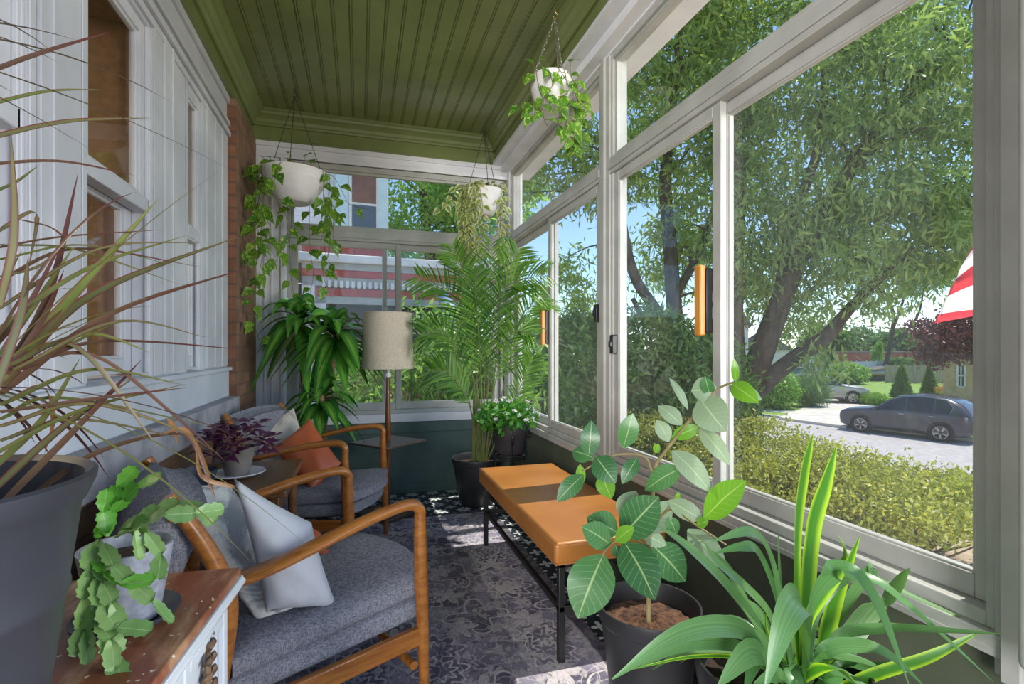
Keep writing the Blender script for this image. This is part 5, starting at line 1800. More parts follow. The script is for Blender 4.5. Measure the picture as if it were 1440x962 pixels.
tree('spreading_oak', 'dark spreading oak with a low limb behind the large right window', bB,
     [([bB, W(1038, 580, 10), W(1062, 520, 9.8), W(1092, 440, 9.6), W(1125, 360, 9.4), W(1180, 262, 9.2), W(1250, 165, 9), W(1330, 90, 8.8)], [.36, .3, .24, .2, .17, .13, .09, .05]),
      ([W(1040, 575, 10), W(1085, 530, 9.7), W(1130, 495, 9.5), W(1165, 470, 9.3), W(1190, 440, 9.2), W(1240, 390, 9.0), W(1310, 340, 8.8)], [.2, .17, .15, .13, .1, .07, .04]),
      ([W(1042, 560, 10), W(1036, 430, 10), W(1040, 300, 10), W(1035, 150, 10)], [.14, .12, .10, .05]),
      ([W(1095, 430, 9.6), W(1110, 320, 9.6), W(1150, 210, 9.5), W(1160, 90, 9.5), W(1150, -60, 9.5)], [.11, .10, .08, .06, .03])],
     [(W(1090, 330, 9.5), (1.5, 1.4, 1.3)), (W(1200, 330, 9.0), (1.6, 1.4, 1.1)), (W(1290, 290, 8.6), (1.4, 1.3, 1.2)), (W(1130, 140, 9.5), (2.0, 1.8, 1.7)), (W(1280, 110, 8.6), (1.9, 1.7, 1.6)), (W(1350, 330, 8.4), (0.9, 0.9, 0.9)), (W(1120, 440, 9.9), (0.9, 0.8, 0.5)), (W(1060, 390, 10.6), (0.8, 0.8, 0.9)), (W(1200, -70, 9.2), (2.6, 2.2, 1.4)), (W(1330, 210, 8.4), (1.0, 1.0, 1.2)), (W(1140, 510, 9.2), (0.5, 0.5, 0.25)), (W(1245, 415, 9.0), (0.8, 0.6, 0.35))],
     1000, 42, (0.17, 0.17, 0.13), 0.19, 0.046, 111, m_oak2, 1.0, 110)
for i, (u, v, tt, R, lab) in enumerate(((752, 545, 9.0, (0.9, 1.0, 1.25), 'tall evergreen bush outside the far end of the window wall'), (815, 545, 9.5, (0.9, 0.9, 1.35), 'dense evergreen bush between the far window frames'), (905, 520, 9.4, (1.15, 1.0, 1.1), 'broad evergreen bush below the twin trunked oak'), (975, 540, 9.3, (0.9, 0.9, 1.0), 'evergreen bush just left of the big window frame'))):
    c = W(u, v, tt)
    b = Vector((c.x, c.y, ground_z(c.x, c.y)))
    shrub('evergreen_bush', lab, b, [(c, R), (c + Vector((0.2, 0.1, -0.7)), (R[0] * 1.1, R[1] * 1.1, 0.9))], 300, 54, (0.13, 0.13, 0.10), 0.15, 0.048, 120 + i, m_yew, 0.0, 10, 'bush', 'evergreen bushes behind the window wall', 0.75)
# low azalea hedge along the window
for i, (u, v, tt, R, n, lab) in enumerate(((1280, 700, 4.3, (0.8, 0.8, 0.24), 170, 'yellow green azalea with bare lower branches nearest the big window'), (1160, 690, 4.9, (0.9, 1.0, 0.40), 220, 'yellow green azalea in the middle of the low hedge'), (1065, 655, 5.7, (0.9, 1.0, 0.5), 190, 'yellow green azalea at the left of the big window'), (915, 640, 6.6, (0.9, 1.1, 0.55), 150, 'yellow green azalea under the middle window'))):
    c = W(u, v, tt)
    b = Vector((c.x - 0.1, c.y + 0.1, ground_z(c.x, c.y)))
    shrub('azalea', lab, b, [(c, R)], n, 62, (0.085, 0.085, 0.05), 0.045, 0.022, 140 + i, m_hedge, -0.3, 34, 'shrub', 'azalea hedge under the windows', 0.55, 0.016)

# ------------------------------------------------------------ vehicles
m_carpaint = simple('grey_car_paint', srgb(88, 88, 95), srgb(80, 80, 87), 1, 0.22, 0, 0.5)
m_carsilver = simple('silver_car_paint', srgb(170, 164, 158), srgb(160, 154, 150), 1, 0.25, 0, 0.5)
m_carglass = simple('dark_car_glass', srgb(40, 48, 50), srgb(32, 38, 40), 3, 0.06, 0, 0, 0.6)
m_tyre = simple('tyre_rubber', srgb(36, 36, 38), None, 20, 0.8)
m_rim = simple('alloy_rim', srgb(190, 188, 184), srgb(160, 158, 156), 6, 0.3, 0, 0.7)
m_trimblk = simple('black_car_trim', srgb(34, 34, 37), None, 10, 0.5)
m_redlight = simple('red_tail_light', srgb(150, 30, 34), None, 10, 0.2)
m_headlight = simple('clear_headlight', srgb(214, 218, 222), None, 10, 0.1)
m_plate = simple('chrome_trim', srgb(206, 206, 210), None, 10, 0.15, 0, 0.9)

def car(name, label, loc, ang, paint, k=1.0):
    """long estate car; x forward, wheels on z = 0"""
    t = thing(name, label, 'car', loc, ang, local=True)
    # station: x, floor, belt height, roof height, half widths at sill, belt, roof
    ST = [(2.44, .42, .66, .70, .72, .76, .66), (2.36, .30, .84, .92, .86, .86, .74), (2.1, .24, .94, 1.03, .93, .93, .80), (1.6, .24, 1.02, 1.10, .955, .95, .83), (1.12, .24, 1.07, 1.15, .96, .955, .86),
          (0.85, .24, 1.09, 1.26, .96, .955, .80), (0.45, .24, 1.10, 1.56, .96, .955, .72), (0.05, .24, 1.11, 1.76, .96, .955, .68), (-0.5, .24, 1.12, 1.83, .96, .955, .68), (-1.1, .24, 1.13, 1.81, .96, .955, .67), (-1.65, .24, 1.14, 1.74, .96, .95, .65),
          (-2.05, .24, 1.16, 1.56, .94, .93, .62), (-2.3, .30, 1.14, 1.30, .90, .89, .68), (-2.42, .40, 1.06, 1.10, .84, .83, .72), (-2.46, .50, .86, .90, .78, .78, .70)]
    rings = []
    for x, zf, zb, zr, ws_, wb_, wr in ST:
        half = [(0, zf), (ws_ * .86, zf), (ws_ * .97, zf + .05), (ws_ * 1.0, zf + .2), (ws_ * .985, (zf + zb) * .52), (wb_ * 1.0, zb - .08), (wb_ * .985, zb), (wr + (wb_ - wr) * .42, zb + (zr - zb) * .58), (wr, zr - .035 * min(1, (zr - zb) * 4)), (wr * .8, zr), (0, zr + .012)]
        rings.append([(x, y, z) for y, z in half] + [(x, -y, z) for y, z in half[-2:0:-1]])
    n = len(rings[0])
    V = [p for r in rings for p in r]
    F = [(i * n + j, i * n + (j + 1) % n, (i + 1) * n + (j + 1) % n, (i + 1) * n + j) for i in range(len(rings) - 1) for j in range(n)]
    F += [tuple(range(n)), tuple(reversed(range((len(rings) - 1) * n, len(rings) * n)))]
    mb = MB()
    mb.add(V, F)
    mb.build('body', paint, t, weld=True, ang=50)
    def side(x, f, s_, off):
        """point on the cabin side, f from belt (0) to roof (1)"""
        for a, b in zip(ST[:-1], ST[1:]):
            if a[0] >= x >= b[0]:
                q = (a[0] - x) / (a[0] - b[0])
                I = lambda i: a[i] + (b[i] - a[i]) * q
                zb, zr, wb_, wr = I(2), I(3), I(5), I(6)
                P0, P1, P2 = (wb_ * .985, zb), (wr + (wb_ - wr) * .42, zb + (zr - zb) * .58), (wr, zr - .035)
                if f < .58:
                    g = f / .58
                    y, z = P0[0] + (P1[0] - P0[0]) * g, P0[1] + (P1[1] - P0[1]) * g
                else:
                    g = (f - .58) / .42
                    y, z = P1[0] + (P2[0] - P1[0]) * g, P1[1] + (P2[1] - P1[1]) * g
                return Vector((x, s_ * (y + off), z + off * .3))
    for s_ in (1, -1):
        for xs_, nm in (((0.86, 0.62, 0.35, 0.05, -0.22), 'side_window'), ((-0.28, -0.6, -0.95, -1.2), 'side_window'), ((-1.27, -1.45, -1.62, -1.78), 'side_window')):
            mb = MB()
            V = []
            for x in xs_:
                hi = .93 if x < .3 else .9
                V += [side(x, .06, s_, .006), side(x, .5, s_, .006), side(x, hi, s_, .006)]
            if nm == 'side_window' and xs_[-1] < -1.7:
                V[-1] = side(xs_[-1], .55, s_, .006)
                V[-2] = side(xs_[-1], .4, s_, .006)
            F = []
            for i in range(len(xs_) - 1):
                a = i * 3
                F += [(a, a + 1, a + 4, a + 3), (a + 1, a + 2, a + 5, a + 4)]
            mb.add(V, F)
            mb.build(nm, m_carglass, t)
        mb = MB().tube([side(x, f, s_, .008) for x, f in ((0.98, .1), (0.62, .95), (0.3, .98), (-0.3, .98), (-1.1, .98), (-1.6, .96), (-1.84, .5), (-1.78, .05))], 0.012, 6)
        mb.build('window_trim', m_plate, t)
        MB().tube([side(x, 1.0, s_ , .0) + Vector((0, -s_ * .04, .06)) for x in (0.0, -0.5, -1.1, -1.6)], 0.016, 8).build('roof_rail', m_trimblk, t)
        for hx in (-0.12, -1.18):
            MB().loft([(hx + .1, s_ * .965, 1.0), (hx, s_ * .985, 1.005), (hx - .1, s_ * .965, 1.0)], [(.02, .02), (.03, .035), (.02, .02)]).build('door_handle', m_plate, t)
        MB().loft([(0.86, s_ * .93, 1.13), (0.84, s_ * 1.02, 1.16), (0.82, s_ * 1.12, 1.16)], [(.06, .05), (.16, .14), (.12, .10)], up=(1, 0, 0)).build('side_mirror', paint, t)
        MB().box(-0.95, 0.95, min(s_ * .955, s_ * .975), max(s_ * .955, s_ * .975), .30, .36).build('side_skirt', m_trimblk, t, bevel=0.01)
        MB().loft([(2.41, s_ * .6, .70), (2.28, s_ * .80, .74), (2.0, s_ * .9, .80)], [(.06, .10), (.08, .12), (.04, .05)]).build('headlight', m_headlight, t)
        MB().loft([(-2.45, s_ * .55, .92), (-2.38, s_ * .80, .94), (-2.1, s_ * .915, .96)], [(.05, .10), (.08, .11), (.04, .05)]).build('tail_light', m_redlight, t)
        for wx in (1.45, -1.47):
            R90 = Matrix.Translation((wx, s_ * .84, .37)) @ Matrix.Rotation(math.radians(90 if s_ < 0 else -90), 4, 'X')
            MB().lathe([(.30, 0.02), (.44, 0.02), (.455, .105), (.44, .125), (.40, .127), (.395, .11), (.30, .1)], n=36, M=R90, cap=False).build('wheel_arch', m_trimblk, t)
            wh = MB().lathe([(.24, -.1), (.35, -.1), (.372, -.07), (.372, .10), (.352, .128), (.27, .136), (.262, .12), (.24, .11)], n=36, M=R90, cap=False).build('tyre', m_tyre, t)
            rm = MB().lathe([(.262, .08), (.10, .05), (0.0, .05)], n=36, M=R90, cap=False)
            rm.lathe([(0.06, .07), (0.06, .135), (0.0, .138)], n=16, M=R90)
            rm.build('wheel_rim_back', m_trimblk, t)
            sp_ = MB().lathe([(.262, .118), (.262, .138), (.244, .14), (.24, .12)], n=36, M=R90, cap=False)
            for q in range(5):
                a = q * 2 * math.pi / 5 + .3
                for da in (-.12, .12):
                    p0 = R90 @ Vector((.05 * math.cos(a), .05 * math.sin(a), .128))
                    p1 = R90 @ Vector((.248 * math.cos(a + da), .248 * math.sin(a + da), .13))
                    sp_.bar(p0, p1, .03, .02, (0, 1, 0))
            sp_.build('wheel_rim', m_rim, t)
    # windscreen and rear window
    for nm, rows in (('windscreen', ((1.02, 1.07, .80), (0.72, 1.25, .72), (0.40, 1.44, .66), (0.14, 1.545, .61))), ('rear_window', ((-1.78, 1.515, .56), (-1.95, 1.43, .57), (-2.1, 1.33, .58), (-2.24, 1.21, .60)))):
        mb = MB()
        V = []
        for x, z, hw in rows:
            zz = None
            for a, b in zip(ST[:-1], ST[1:]):
                if a[0] >= x >= b[0]:
                    zz = a[3] + (b[3] - a[3]) * (a[0] - x) / (a[0] - b[0]) + .02
            V += [(x, -hw, zz - .016), (x, 0, zz), (x, hw, zz - .016)]
        F = []
        for i in range(3):
            a = i * 3
            F += [(a, a + 1, a + 4, a + 3), (a + 1, a + 2, a + 5, a + 4)]
        mb.add(V, F)
        mb.build(nm, m_carglass, t)
    MB().box(2.36, 2.462, -.5, .5, .46, .74).build('grille', m_trimblk, t, bevel=0.03)
    t.scale = (k, k, k)
    return t
cw = WZ(1210, 608, GZ1)
cr_ = WZ(1322, 622, GZ1)
mid = (cw + cr_) / 2
dr = (cw - cr_); dr.z = 0
L_ = dr.length
kk = L_ / 2.92
dn = dr.normalized()
left = Vector((-dn.y, dn.x, 0))
sgn = 1 if left.dot(-mid) > 0 else -1
ctr = mid - left * sgn * 0.95 * kk
car('suv', 'grey long roof car parked across the street with five spoke wheels', (ctr.x, ctr.y, GZ1 + 0.013), math.atan2(dn.y, dn.x), m_carpaint, kk)
c2_ = WZ(1164, 567, GZ1 + .135)
car('suv', 'silver car parked in the driveway beyond the grey car', (c2_.x + 0.6, c2_.y + 0.9, GZ1 + 0.136), math.atan2(-0.62, 0.9) , m_carsilver, 1.0)

# ------------------------------------------------------------ planting and houses across the street
def at(u, v, z=GZ1 + 0.1):
    return WZ(u, v, z)
LZ = GZ1 + 0.1
def px(t):
    return t / FPX
def shrub_px(name, label, u, vb, vt, w, seed, lm, L, wid, n, per=40, cat='shrub', stems=8):
    b = at(u, vb)
    tt = (b - Vector((0, 0, CAMH))).dot(Vector((SN, CS, 0)))
    h = (vb - vt) * px(tt)
    r = w / 2 * px(tt)
    c = b + Vector((0, 0, h * 0.52))
    return shrub(name, label, b, [(c, (r, r, h * 0.48))], n, per, (r * 0.16, r * 0.16, h * 0.08), L, wid, seed, lm, -0.2, stems, cat, None, 0.7, 0.03)
shrub_px('round_shrub', 'large round bright green shrub on the lawn across the street', 1080, 574, 520, 70, 160, m_shrub, 0.17, 0.09, 260)
shrub_px('feathery_shrub', 'feathery pinkish topped shrub beside the silver car', 1141, 572, 526, 44, 161, m_bgtree, 0.22, 0.03, 170)
shrub_px('front_shrub', 'small loose shrub in front of the silver car bonnet', 1226, 569, 553, 36, 162, m_shrub, 0.14, 0.04, 90)
shrub_px('golden_shrub', 'golden leaved shrub before the tan house', 1342, 560, 541, 36, 163, m_gold, 0.13, 0.05, 110)
def conifer(label, u, vb, vt, w, seed):
    b = at(u, vb)
    tt = (b - Vector((0, 0, CAMH))).dot(Vector((SN, CS, 0)))
    h, r = (vb - vt) * px(tt), w / 2 * px(tt)
    t = thing('conifer', label, 'tree', b, group='small conical conifers across the street')
    g = np.random.default_rng(seed)
    N = 5200
    z = g.random(N) ** 1.3
    a = g.random(N) * 6.283
    rr = r * (1 - z) ** 0.75 * (0.8 + 0.25 * g.random(N))
    P = np.stack([b.x + rr * np.cos(a), b.y + rr * np.sin(a), b.z + 0.05 + z * h], 1)
    cloud('foliage', m_yew, t, P, 0.2, 0.06, seed, -0.9)
    MB().tube([b, b + Vector((0, 0, h * 0.85))], 0.09, 8, 0.03).build('trunk', m_bark, t)
conifer('left of the two small conical conifers behind the grey car', 1268, 558, 517, 25, 170)
conifer('right of the two small conical conifers behind the grey car', 1307, 557, 519, 20, 171)

m_siding = simple('white_siding', srgb(226, 224, 222), srgb(210, 208, 208), 3, 0.8, 0.1, stretch=(.2, .2, 6))
m_bluesiding = simple('slate_blue_siding', srgb(92, 118, 142), srgb(80, 104, 128), 3, 0.8, 0.1, stretch=(.2, .2, 6))
m_roof = simple('grey_roof_shingles', srgb(128, 124, 120), srgb(100, 97, 95), 5, 0.9, 0.3)
m_tanhouse = simple('tan_stucco', srgb(190, 164, 128), srgb(172, 148, 114), 4, 0.9, 0.2)
m_flatbrick = brickmat('distant_brick', 'y', srgb(164, 100, 80), srgb(140, 84, 66), srgb(150, 120, 104), 0.6, 0.2, 0.02)
m_fence = simple('weathered_fence', srgb(176, 160, 138), srgb(148, 134, 114), 4, 0.9, 0.2, stretch=(4, 4, .3))
m_whitefence = simple('white_fence', srgb(214, 214, 212), srgb(196, 196, 194), 4, 0.7)
m_pane = simple('dark_house_glass', srgb(74, 86, 98), srgb(56, 66, 78), 1, 0.08, 0, 0, 0.6)

def facing(u, t):
    """frame at view distance t on pixel column u whose x runs to the right in view"""
    p = W(u, HORIZON, t)
    p.z = LZ
    return Matrix.Translation(p) @ Matrix.Rotation(-YAW - math.atan((u - 720) / FPX), 4, 'Z')
def house(name, label, u, tt, u0, u1, vtop, depth, wallm, wins, rise=0.0, cat='house', roofm=None, door=None):
    M = facing(u, tt)
    t = thing(name, label, cat, M.translation.copy())
    k = px(tt)
    kx = k * math.cos(math.atan((u - 720) / FPX))
    x0, x1 = (u0 - u) * kx, (u1 - u) * kx
    h = (HORIZON - vtop) * k + CAMH - LZ
    MB().box(x0, x1, 0, depth, -0.1, h, M).build('walls', wallm, t, smooth=False)
    mb = MB()
    if rise:
        mb.poly([(x0 - .25, 0), (x1 + .25, 0), ((x0 + x1) / 2, rise)], -0.3, depth + .3, M @ Matrix.Translation((0, 0, h)) @ Matrix.Rotation(math.radians(90), 4, 'X') @ Matrix.Scale(-1, 4, (0, 0, 1)))
    else:
        mb.box(x0 - .15, x1 + .15, -.15, depth + .15, h, h + .22, M)
    mb.build('roof', roofm or m_roof, t, smooth=False)
    for (a0, a1, b0, b1) in wins:
        xa, xb = (a0 - u) * kx, (a1 - u) * kx
        za, zb = (HORIZON - b1) * k + CAMH - LZ, (HORIZON - b0) * k + CAMH - LZ
        fr = MB()
        for q in ((xa, xa + .09, za, zb), (xb - .09, xb, za, zb), (xa, xb, za, za + .09), (xa, xb, zb - .09, zb), ((xa + xb) / 2 - .03, (xa + xb) / 2 + .03, za, zb), (xa, xb, (za + zb) / 2 - .03, (za + zb) / 2 + .03)):
            fr.box(q[0], q[1], -.06, .02, q[2], q[3], M)
        f = fr.build('window', m_whitefence, t, smooth=False)
        MB().box(xa + .05, xb - .05, -.02, .01, za + .05, zb - .05, M).build('pane', m_pane, f, smooth=False)
    return t
house('white_house', 'white sided house partly hidden by the oak limb', 1080, 41, 1030, 1112, 492, 6, m_siding, [(1052, 1062, 508, 523)], 1.6)
house('blue_shed', 'slate blue sided shed joined to the white house', 1122, 47.5, 1108, 1137, 505, 3, m_bluesiding, [(1119, 1130, 509, 517)], 0.0)
house('white_garage', 'white gabled garage with a paned window right of the blue shed', 1148, 52, 1135, 1160, 500, 5, m_siding, [(1138, 1147, 511, 525)], 1.4)
house('brick_building', 'long flat roofed brick building beyond the white fence', 1240, 82, 1170, 1345, 496, 10, m_flatbrick, [(1278, 1284, 503, 511)], 0.0, 'building')
house('tan_house', 'tan stucco house at the right edge of the big window', 1350, 31, 1326, 1400, 498, 5, m_tanhouse, [(1345, 1358, 512, 545)], 0.9)
house('shingled_house', 'grey roofed house glimpsed at the left edge of big window', 1030, 36, 1000, 1052, 458, 6, m_siding, [(1034, 1042, 470, 486)], 2.4)
def fence(label, u0, t0, u1, t1, h, mat, n):
    a, b = W(u0, HORIZON, t0), W(u1, HORIZON, t1)
    a.z = b.z = LZ
    t = thing('fence', label, 'fence', (a + b) / 2)
    mb = MB()
    L = (b - a).length
    d = (b - a).normalized()
    k = int(L / 0.3)
    for i in range(k):
        p = a + d * (i + .5) * L / k
        mb.bar(p + Vector((0, 0, .05)), p + Vector((0, 0, h)), L / k * .95, 0.03, (d.y, -d.x, 0))
    mb.build('boards', mat, t, smooth=False)
    for i in range(n + 1):
        p = a.lerp(b, i / n)
        MB().bar(p, p + Vector((0, 0, h + .1)), .12, .12, (1, 0, 0)).build('post', mat, t, smooth=False)
fence('white board fence beyond the bright lawn', 1160, 56, 1246, 60, 2.0, m_whitefence, 6)
fence('weathered brown board fence right of the white fence', 1246, 52, 1328, 50, 1.8, m_fence, 6)
# red maple, slender tree with forked trunk, far tree line
bM = W(1385, 560, 28); bM.z = GZ1 + 0.1
tree('red_maple', 'purple red maple beside the tan house', bM, [([bM, bM + Vector((-.1, 0, 1.6)), bM + Vector((-.3, .2, 3.2))], [.12, .1, .05])],
     [(W(1335, 478, 28), (1.6, 1.1, 1.1)), (W(1312, 500, 28.5), (0.9, 0.8, .5)), (W(1355, 455, 28), (1.2, 1.0, 1.1)), (W(1300, 462, 29), (.7, .7, .5)), (W(1365, 488, 28), (1.0, .8, .7))], 230, 30, (.24, .24, .18), .22, .12, 181, m_maple, .3, 24, brr=.05)
bS = at(1240, 533)
tb = (bS - Vector((0, 0, CAMH))).dot(Vector((SN, CS, 0)))
tree('forked_tree', 'slender street tree with forked trunk behind the conifers', bS,
     [([bS, W(1246, 515, tb), W(1254, 470, tb), W(1256, 440, tb), W(1240, 405, tb), W(1222, 380, tb)], [.3, .26, .22, .18, .12, .05]),
      ([W(1255, 465, tb), W(1266, 435, tb), W(1276, 405, tb), W(1290, 370, tb)], [.16, .14, .1, .05]),
      ([W(1252, 490, tb), W(1272, 470, tb), W(1292, 440, tb), W(1300, 400, tb)], [.18, .16, .12, .06])],
     [(W(1240, 370, tb), (3.4, 3, 2.4)), (W(1300, 385, tb), (3.2, 3, 2.2))], 170, 40, (.5, .5, .35), .35, .16, 186, m_bgtree, .5, 30)
for i, (u, vt, w, lab) in enumerate(((1160, 462, 60, 'leftmost hazy tree of the distant tree line'), (1205, 465, 60, 'hazy tree of the distant line left of the forked trunk'), (1265, 470, 70, 'hazy tree of the distant line behind the forked trunk'), (1325, 462, 70, 'rightmost hazy tree of the distant tree line'))):
    tt = (100, 128, 104, 134)[i]
    c = W(u, (vt + 505) / 2, tt)
    b = Vector((c.x, c.y, LZ))
    k = px(tt)
    tree('distant_tree', lab, b, [([b, c], [.3, .15])], [(c, (w / 2 * k, w / 2 * k, (505 - vt) / 2 * k * 1.3))], 120, 36, (.8, .8, .5), .9, .5, 190 + i, m_bgtree, .2, 0, group='distant tree line')
sm_ = shrub_px('young_tree', 'small round topped sapling in front of the brick building', 1235, 530, 484, 14, 195, m_shrub, .25, .14, 60, 30, 'tree', 6)
shrub_px('garden_shrub', 'spreading green shrub in front of the white fence', 1192, 540, 514, 44, 196, m_bamboo, .3, .12, 120)
shrub_px('back_hedge', 'dark leafy hedge below the brick building', 1270, 532, 505, 70, 197, m_yew, .3, .14, 150)
# covered boat on the far lawn
bb = at(1240, 540, LZ)
tbt = 55
bb = W(1240, 532, tbt); bb.z = LZ + .5
t = thing('boat', 'small pale boat under a cover on the far lawn', 'boat', bb)
Mb = Matrix.Translation(bb) @ Matrix.Rotation(-YAW, 4, 'Z')
MB().loft([Mb @ Vector((x, 0, .45 + .06 * x)) for x in (-1.7, -1.0, 0, 1.0, 1.7, 2.1)], [(1.1, .7), (1.4, .85), (1.5, .9), (1.3, .8), (.7, .55), (.1, .2)], n=16).build('hull', m_carsilver, t)
MB().loft([Mb @ Vector((x, 0, .85 + .06 * x)) for x in (-1.6, -.8, 0, 1.0, 1.8)], [(1.1, .3), (1.45, .5), (1.5, .55), (1.2, .4), (.3, .1)], n=16).build('cover', m_fence, t)
MB().box(-1.4, 1.2, -.5, .5, -.42, .12, Mb).build('trailer', m_trimblk, t, bevel=.05)

# ------------------------------------------------------------ flag by the porch post
def flagmat():
    M = Mat('red_and_white_stripes', 0.8)
    tc = M.new('ShaderNodeTexCoord')
    u, v, _ = M.xyz(tc.outputs['UV'])
    f = (v * 3.0 + 0.1).fract().lt(0.5)
    M.color(M.mix(f, srgb(232, 226, 226), srgb(196, 44, 56)))
    return M.m
t = thing('flag', 'red and white striped flag hanging outside the big window', 'flag', W(1420, 330, 2.75))
mb = MB()
A, B = W(1440, 215, 2.75), W(1455, 560, 2.75)
n, m_ = 18, 22
V, U, F = [], [], []
for i in range(n + 1):
    for j in range(m_ + 1):
        s_, q = i / n, j / m_
        top = W(1440, 235, 2.75).lerp(W(1358, 363, 2.85), s_)
        bot = W(1440, 430, 2.75).lerp(W(1314, 455, 2.85), s_)
        p = top.lerp(bot, q)
        p += Vector((0.8, 0.5, 0)) * (0.022 * math.sin(q * 13 + s_ * 4) + 0.012 * math.sin(q * 25 + s_ * 7))
        V.append(p)
        U.append((s_, q * 0.62 + s_ * 0.1))
for i in range(n):
    for j in range(m_):
        a = i * (m_ + 1) + j
        F.append((a, a + m_ + 1, a + m_ + 2, a + 1))
mb.add(V, F, U)
o = mb.build('cloth', flagmat(), t)
so = o.modifiers.new('thickness', 'SOLIDIFY')
so.thickness = 0.003
MB().tube([W(1430, 470, 2.4), W(1442, 215, 2.78)], 0.012, 10).build('pole', m_whitefence, t)

# ------------------------------------------------------------ neighbour's house beyond the far wall
m_redboard = simple('red_painted_boards', srgb(178, 86, 78), srgb(152, 70, 64), 4, 0.7, 0.2, stretch=(6, 6, .4))
m_greytrim = simple('grey_trim', srgb(170, 172, 168), srgb(150, 152, 150), 4, 0.7)
m_brownband = simple('brown_band', srgb(120, 84, 74), srgb(98, 68, 60), 4, 0.7)
m_bluetrim = simple('pale_blue_trim', srgb(188, 212, 218), srgb(170, 196, 204), 4, 0.6)
m_bluepipe = simple('pale_blue_pipe', srgb(150, 172, 196), srgb(128, 150, 176), 4, 0.5)
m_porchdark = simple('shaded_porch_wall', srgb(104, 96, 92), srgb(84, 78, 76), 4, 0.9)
A, B = W(424, 357, 8.0), W(712, 380, 9.3)
t = thing('neighbour_house', "neighbour's house with red porch fascia and pale blue upper window", 'house', Vector((A.x, A.y, GZ0)))
d = (B - A); d.z = 0
Lh = d.length
d.normalize()
nv = Vector((-d.y, d.x, 0))
if nv.y < 0:
    nv = -nv
zt = 2.62
def hb(nm, s0, s1, n0, n1, z0, z1, mat, parent=t, bevel=0):
    o_ = A.copy(); o_.z = 0
    M = Matrix.Translation(o_) @ Matrix(((d.x, nv.x, 0, 0), (d.y, nv.y, 0, 0), (0, 0, 1, 0), (0, 0, 0, 1)))
    return MB().box(s0, s1, n0, n1, z0, z1, M).build(nm, mat, parent, smooth=False, bevel=bevel)
hb('gutter', -0.05, Lh, -0.18, 0.1, zt - .14, zt, m_whitefence, bevel=.02)
hb('soffit', 0, Lh, -0.08, 2.5, zt - .24, zt - .14, m_greytrim)
hb('red_fascia', 0, Lh, -0.04, 0.1, zt - .35, zt - .24, m_redboard)
hb('frieze_board', 0, Lh, 0.0, 0.1, zt - .50, zt - .35, m_greytrim)
o_ = A.copy(); o_.z = 0
Mh = Matrix.Translation(o_) @ Matrix(((d.x, nv.x, 0, 0), (d.y, nv.y, 0, 0), (0, 0, 1, 0), (0, 0, 0, 1)))
mb = MB()
for i in range(int(Lh / 0.09)):
    mb.box(0.3 + i * .09, 0.3 + i * .09 + .05, -0.025, 0.05, zt - .52, zt - .41, Mh)
mb.build('dentils', m_whitefence, t, smooth=False)
hb('brown_band', 0.2, Lh, -0.012, 0.12, zt - .54, zt - .50, m_brownband)
hb('lower_band', 0.2, Lh, -0.02, 0.12, zt - .66, zt - .54, m_redboard)
hb('beam', 0.2, Lh, 0.0, 0.12, zt - .78, zt - .66, m_greytrim)
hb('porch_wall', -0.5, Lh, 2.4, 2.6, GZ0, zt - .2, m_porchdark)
hb('porch_roof', -0.1, Lh, 0.0, 3.0, zt - .12, zt - .02, m_roof)
hb('porch_floor', 0.0, Lh, 0.05, 2.6, GZ0, GZ0 + .8, m_brownband)
hb('end_column', 0.0, 0.36, 0.0, 0.4, GZ0, zt - .3, m_whitefence)
hb('corner_column', Lh - .9, Lh - .55, 0.0, 0.3, GZ0, zt - .6, m_redboard)
for i in range(24):
    hb('railing_picket', .5 + i * .11, .5 + i * .11 + .04, 0.1, 0.14, GZ0 + .8, GZ0 + 1.45, m_redboard)
hb('handrail', .4, 3.2, .08, .16, GZ0 + 1.45, GZ0 + 1.52, m_redboard)
hb('upper_wall', -3.0, 1.55, 1.4, 1.6, zt, 6.5, m_siding)
hb('shingle_band', 0.0, 1.45, 1.2, 1.4, zt, 3.05, m_redboard)
hb('pent_roof', -0.1, 1.55, 1.05, 1.4, 3.05, 3.13, m_greytrim)
hb('oriel', 0.55, 1.45, 0.9, 1.4, 3.13, 6.0, m_bluetrim)
f = hb('upper_window', 0.78, 1.30, 0.86, 0.92, 3.2, 5.2, m_whitefence)
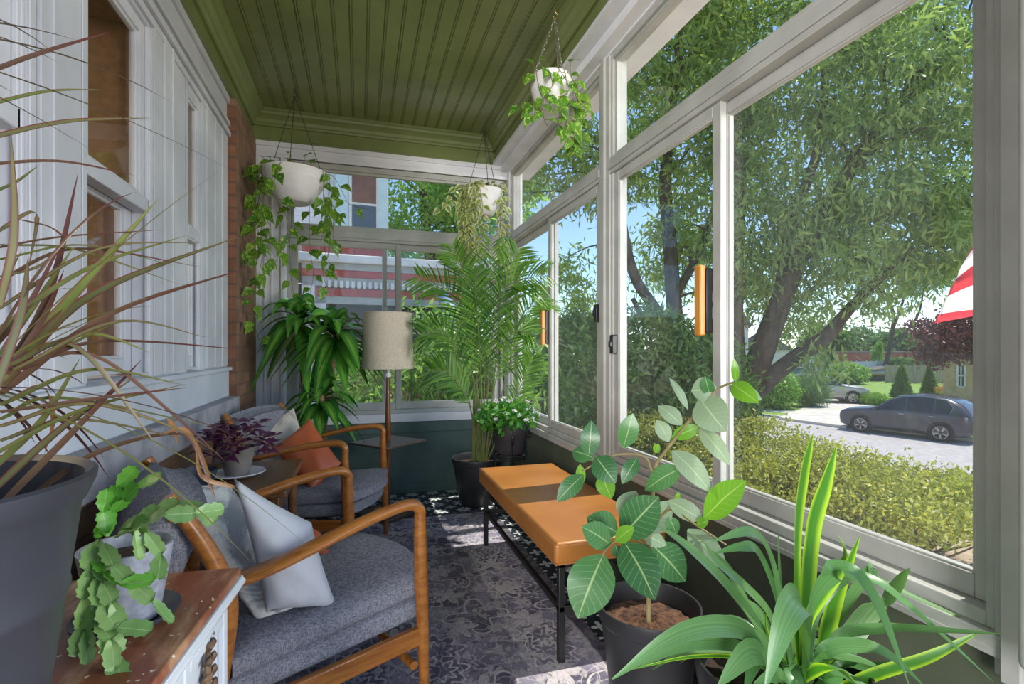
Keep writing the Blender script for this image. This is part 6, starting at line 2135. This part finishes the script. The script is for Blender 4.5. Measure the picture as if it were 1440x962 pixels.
hb('upper_pane', 0.83, 1.25, 0.84, 0.87, 3.75, 5.1, m_brownband, f)
hb('lower_pane', 0.83, 1.25, 0.84, 0.87, 3.25, 3.70, m_pane, f)
dp = W(632, 580, 7.2)
t2 = thing('downspout', 'thick pale blue downspout standing behind the palm', 'downspout', Vector((dp.x, dp.y, GZ0)))
MB().tube([Vector((dp.x, dp.y, GZ0)), Vector((dp.x, dp.y, 1.55)), Vector((dp.x + .02, dp.y + .2, 1.75)), Vector((dp.x + .04, dp.y + .9, 1.95))], .095, 16).build('pipe', m_bluepipe, t2)
MB().lathe([(.1, 0), (.112, .01), (.112, .06), (.1, .07)], (dp.x, dp.y, .9), 20, cap=False).build('collar', m_bluepipe, t2)
for i, (u, v, tt, R, lab) in enumerate(((515, 545, 6.2, (.5, .5, .45), 'leafy green shrub behind the lamp shade'), (590, 510, 6.4, (.65, .5, .75), 'tall leafy shrub between the lamp and palm'), (665, 500, 6.6, (.6, .5, .9), 'leafy shrub behind the palm fronds'), (720, 540, 6.6, (.4, .5, .6), 'leafy shrub in the corner behind the flowering plant'))):
    c = W(u, v, tt)
    shrub('leafy_shrub', lab, Vector((c.x, c.y, GZ0)), [(c, R), (c + Vector((0, .2, -.6)), (R[0], R[1], .6))], 70, 34, (.1, .1, .1), .14, .04, 200 + i, m_bamboo, .3, 10, 'shrub', 'leafy shrubs between the houses', .4)
bt = W(610, 330, 15); bt.z = GZ0
tree('shade_tree', 'bright leafy tree above the neighbouring porch roof', bt, [([bt, W(612, 420, 15), W(600, 330, 15), W(590, 220, 15)], [.25, .2, .15, .08])],
     [(W(580, 270, 14.5), (1.9, 1.5, 1.3)), (W(670, 300, 15), (1.6, 1.5, 1.4)), (W(620, 180, 15), (2.2, 2, 1.4)), (W(700, 250, 16), (1.6, 1.5, 1.5)), (W(640, 350, 15.5), (1.8, 1.2, .7)), (W(540, 340, 16), (1.2, 1.0, .8))], 420, 44, (.22, .22, .16), .2, .085, 220, m_treebright, .4, 50)
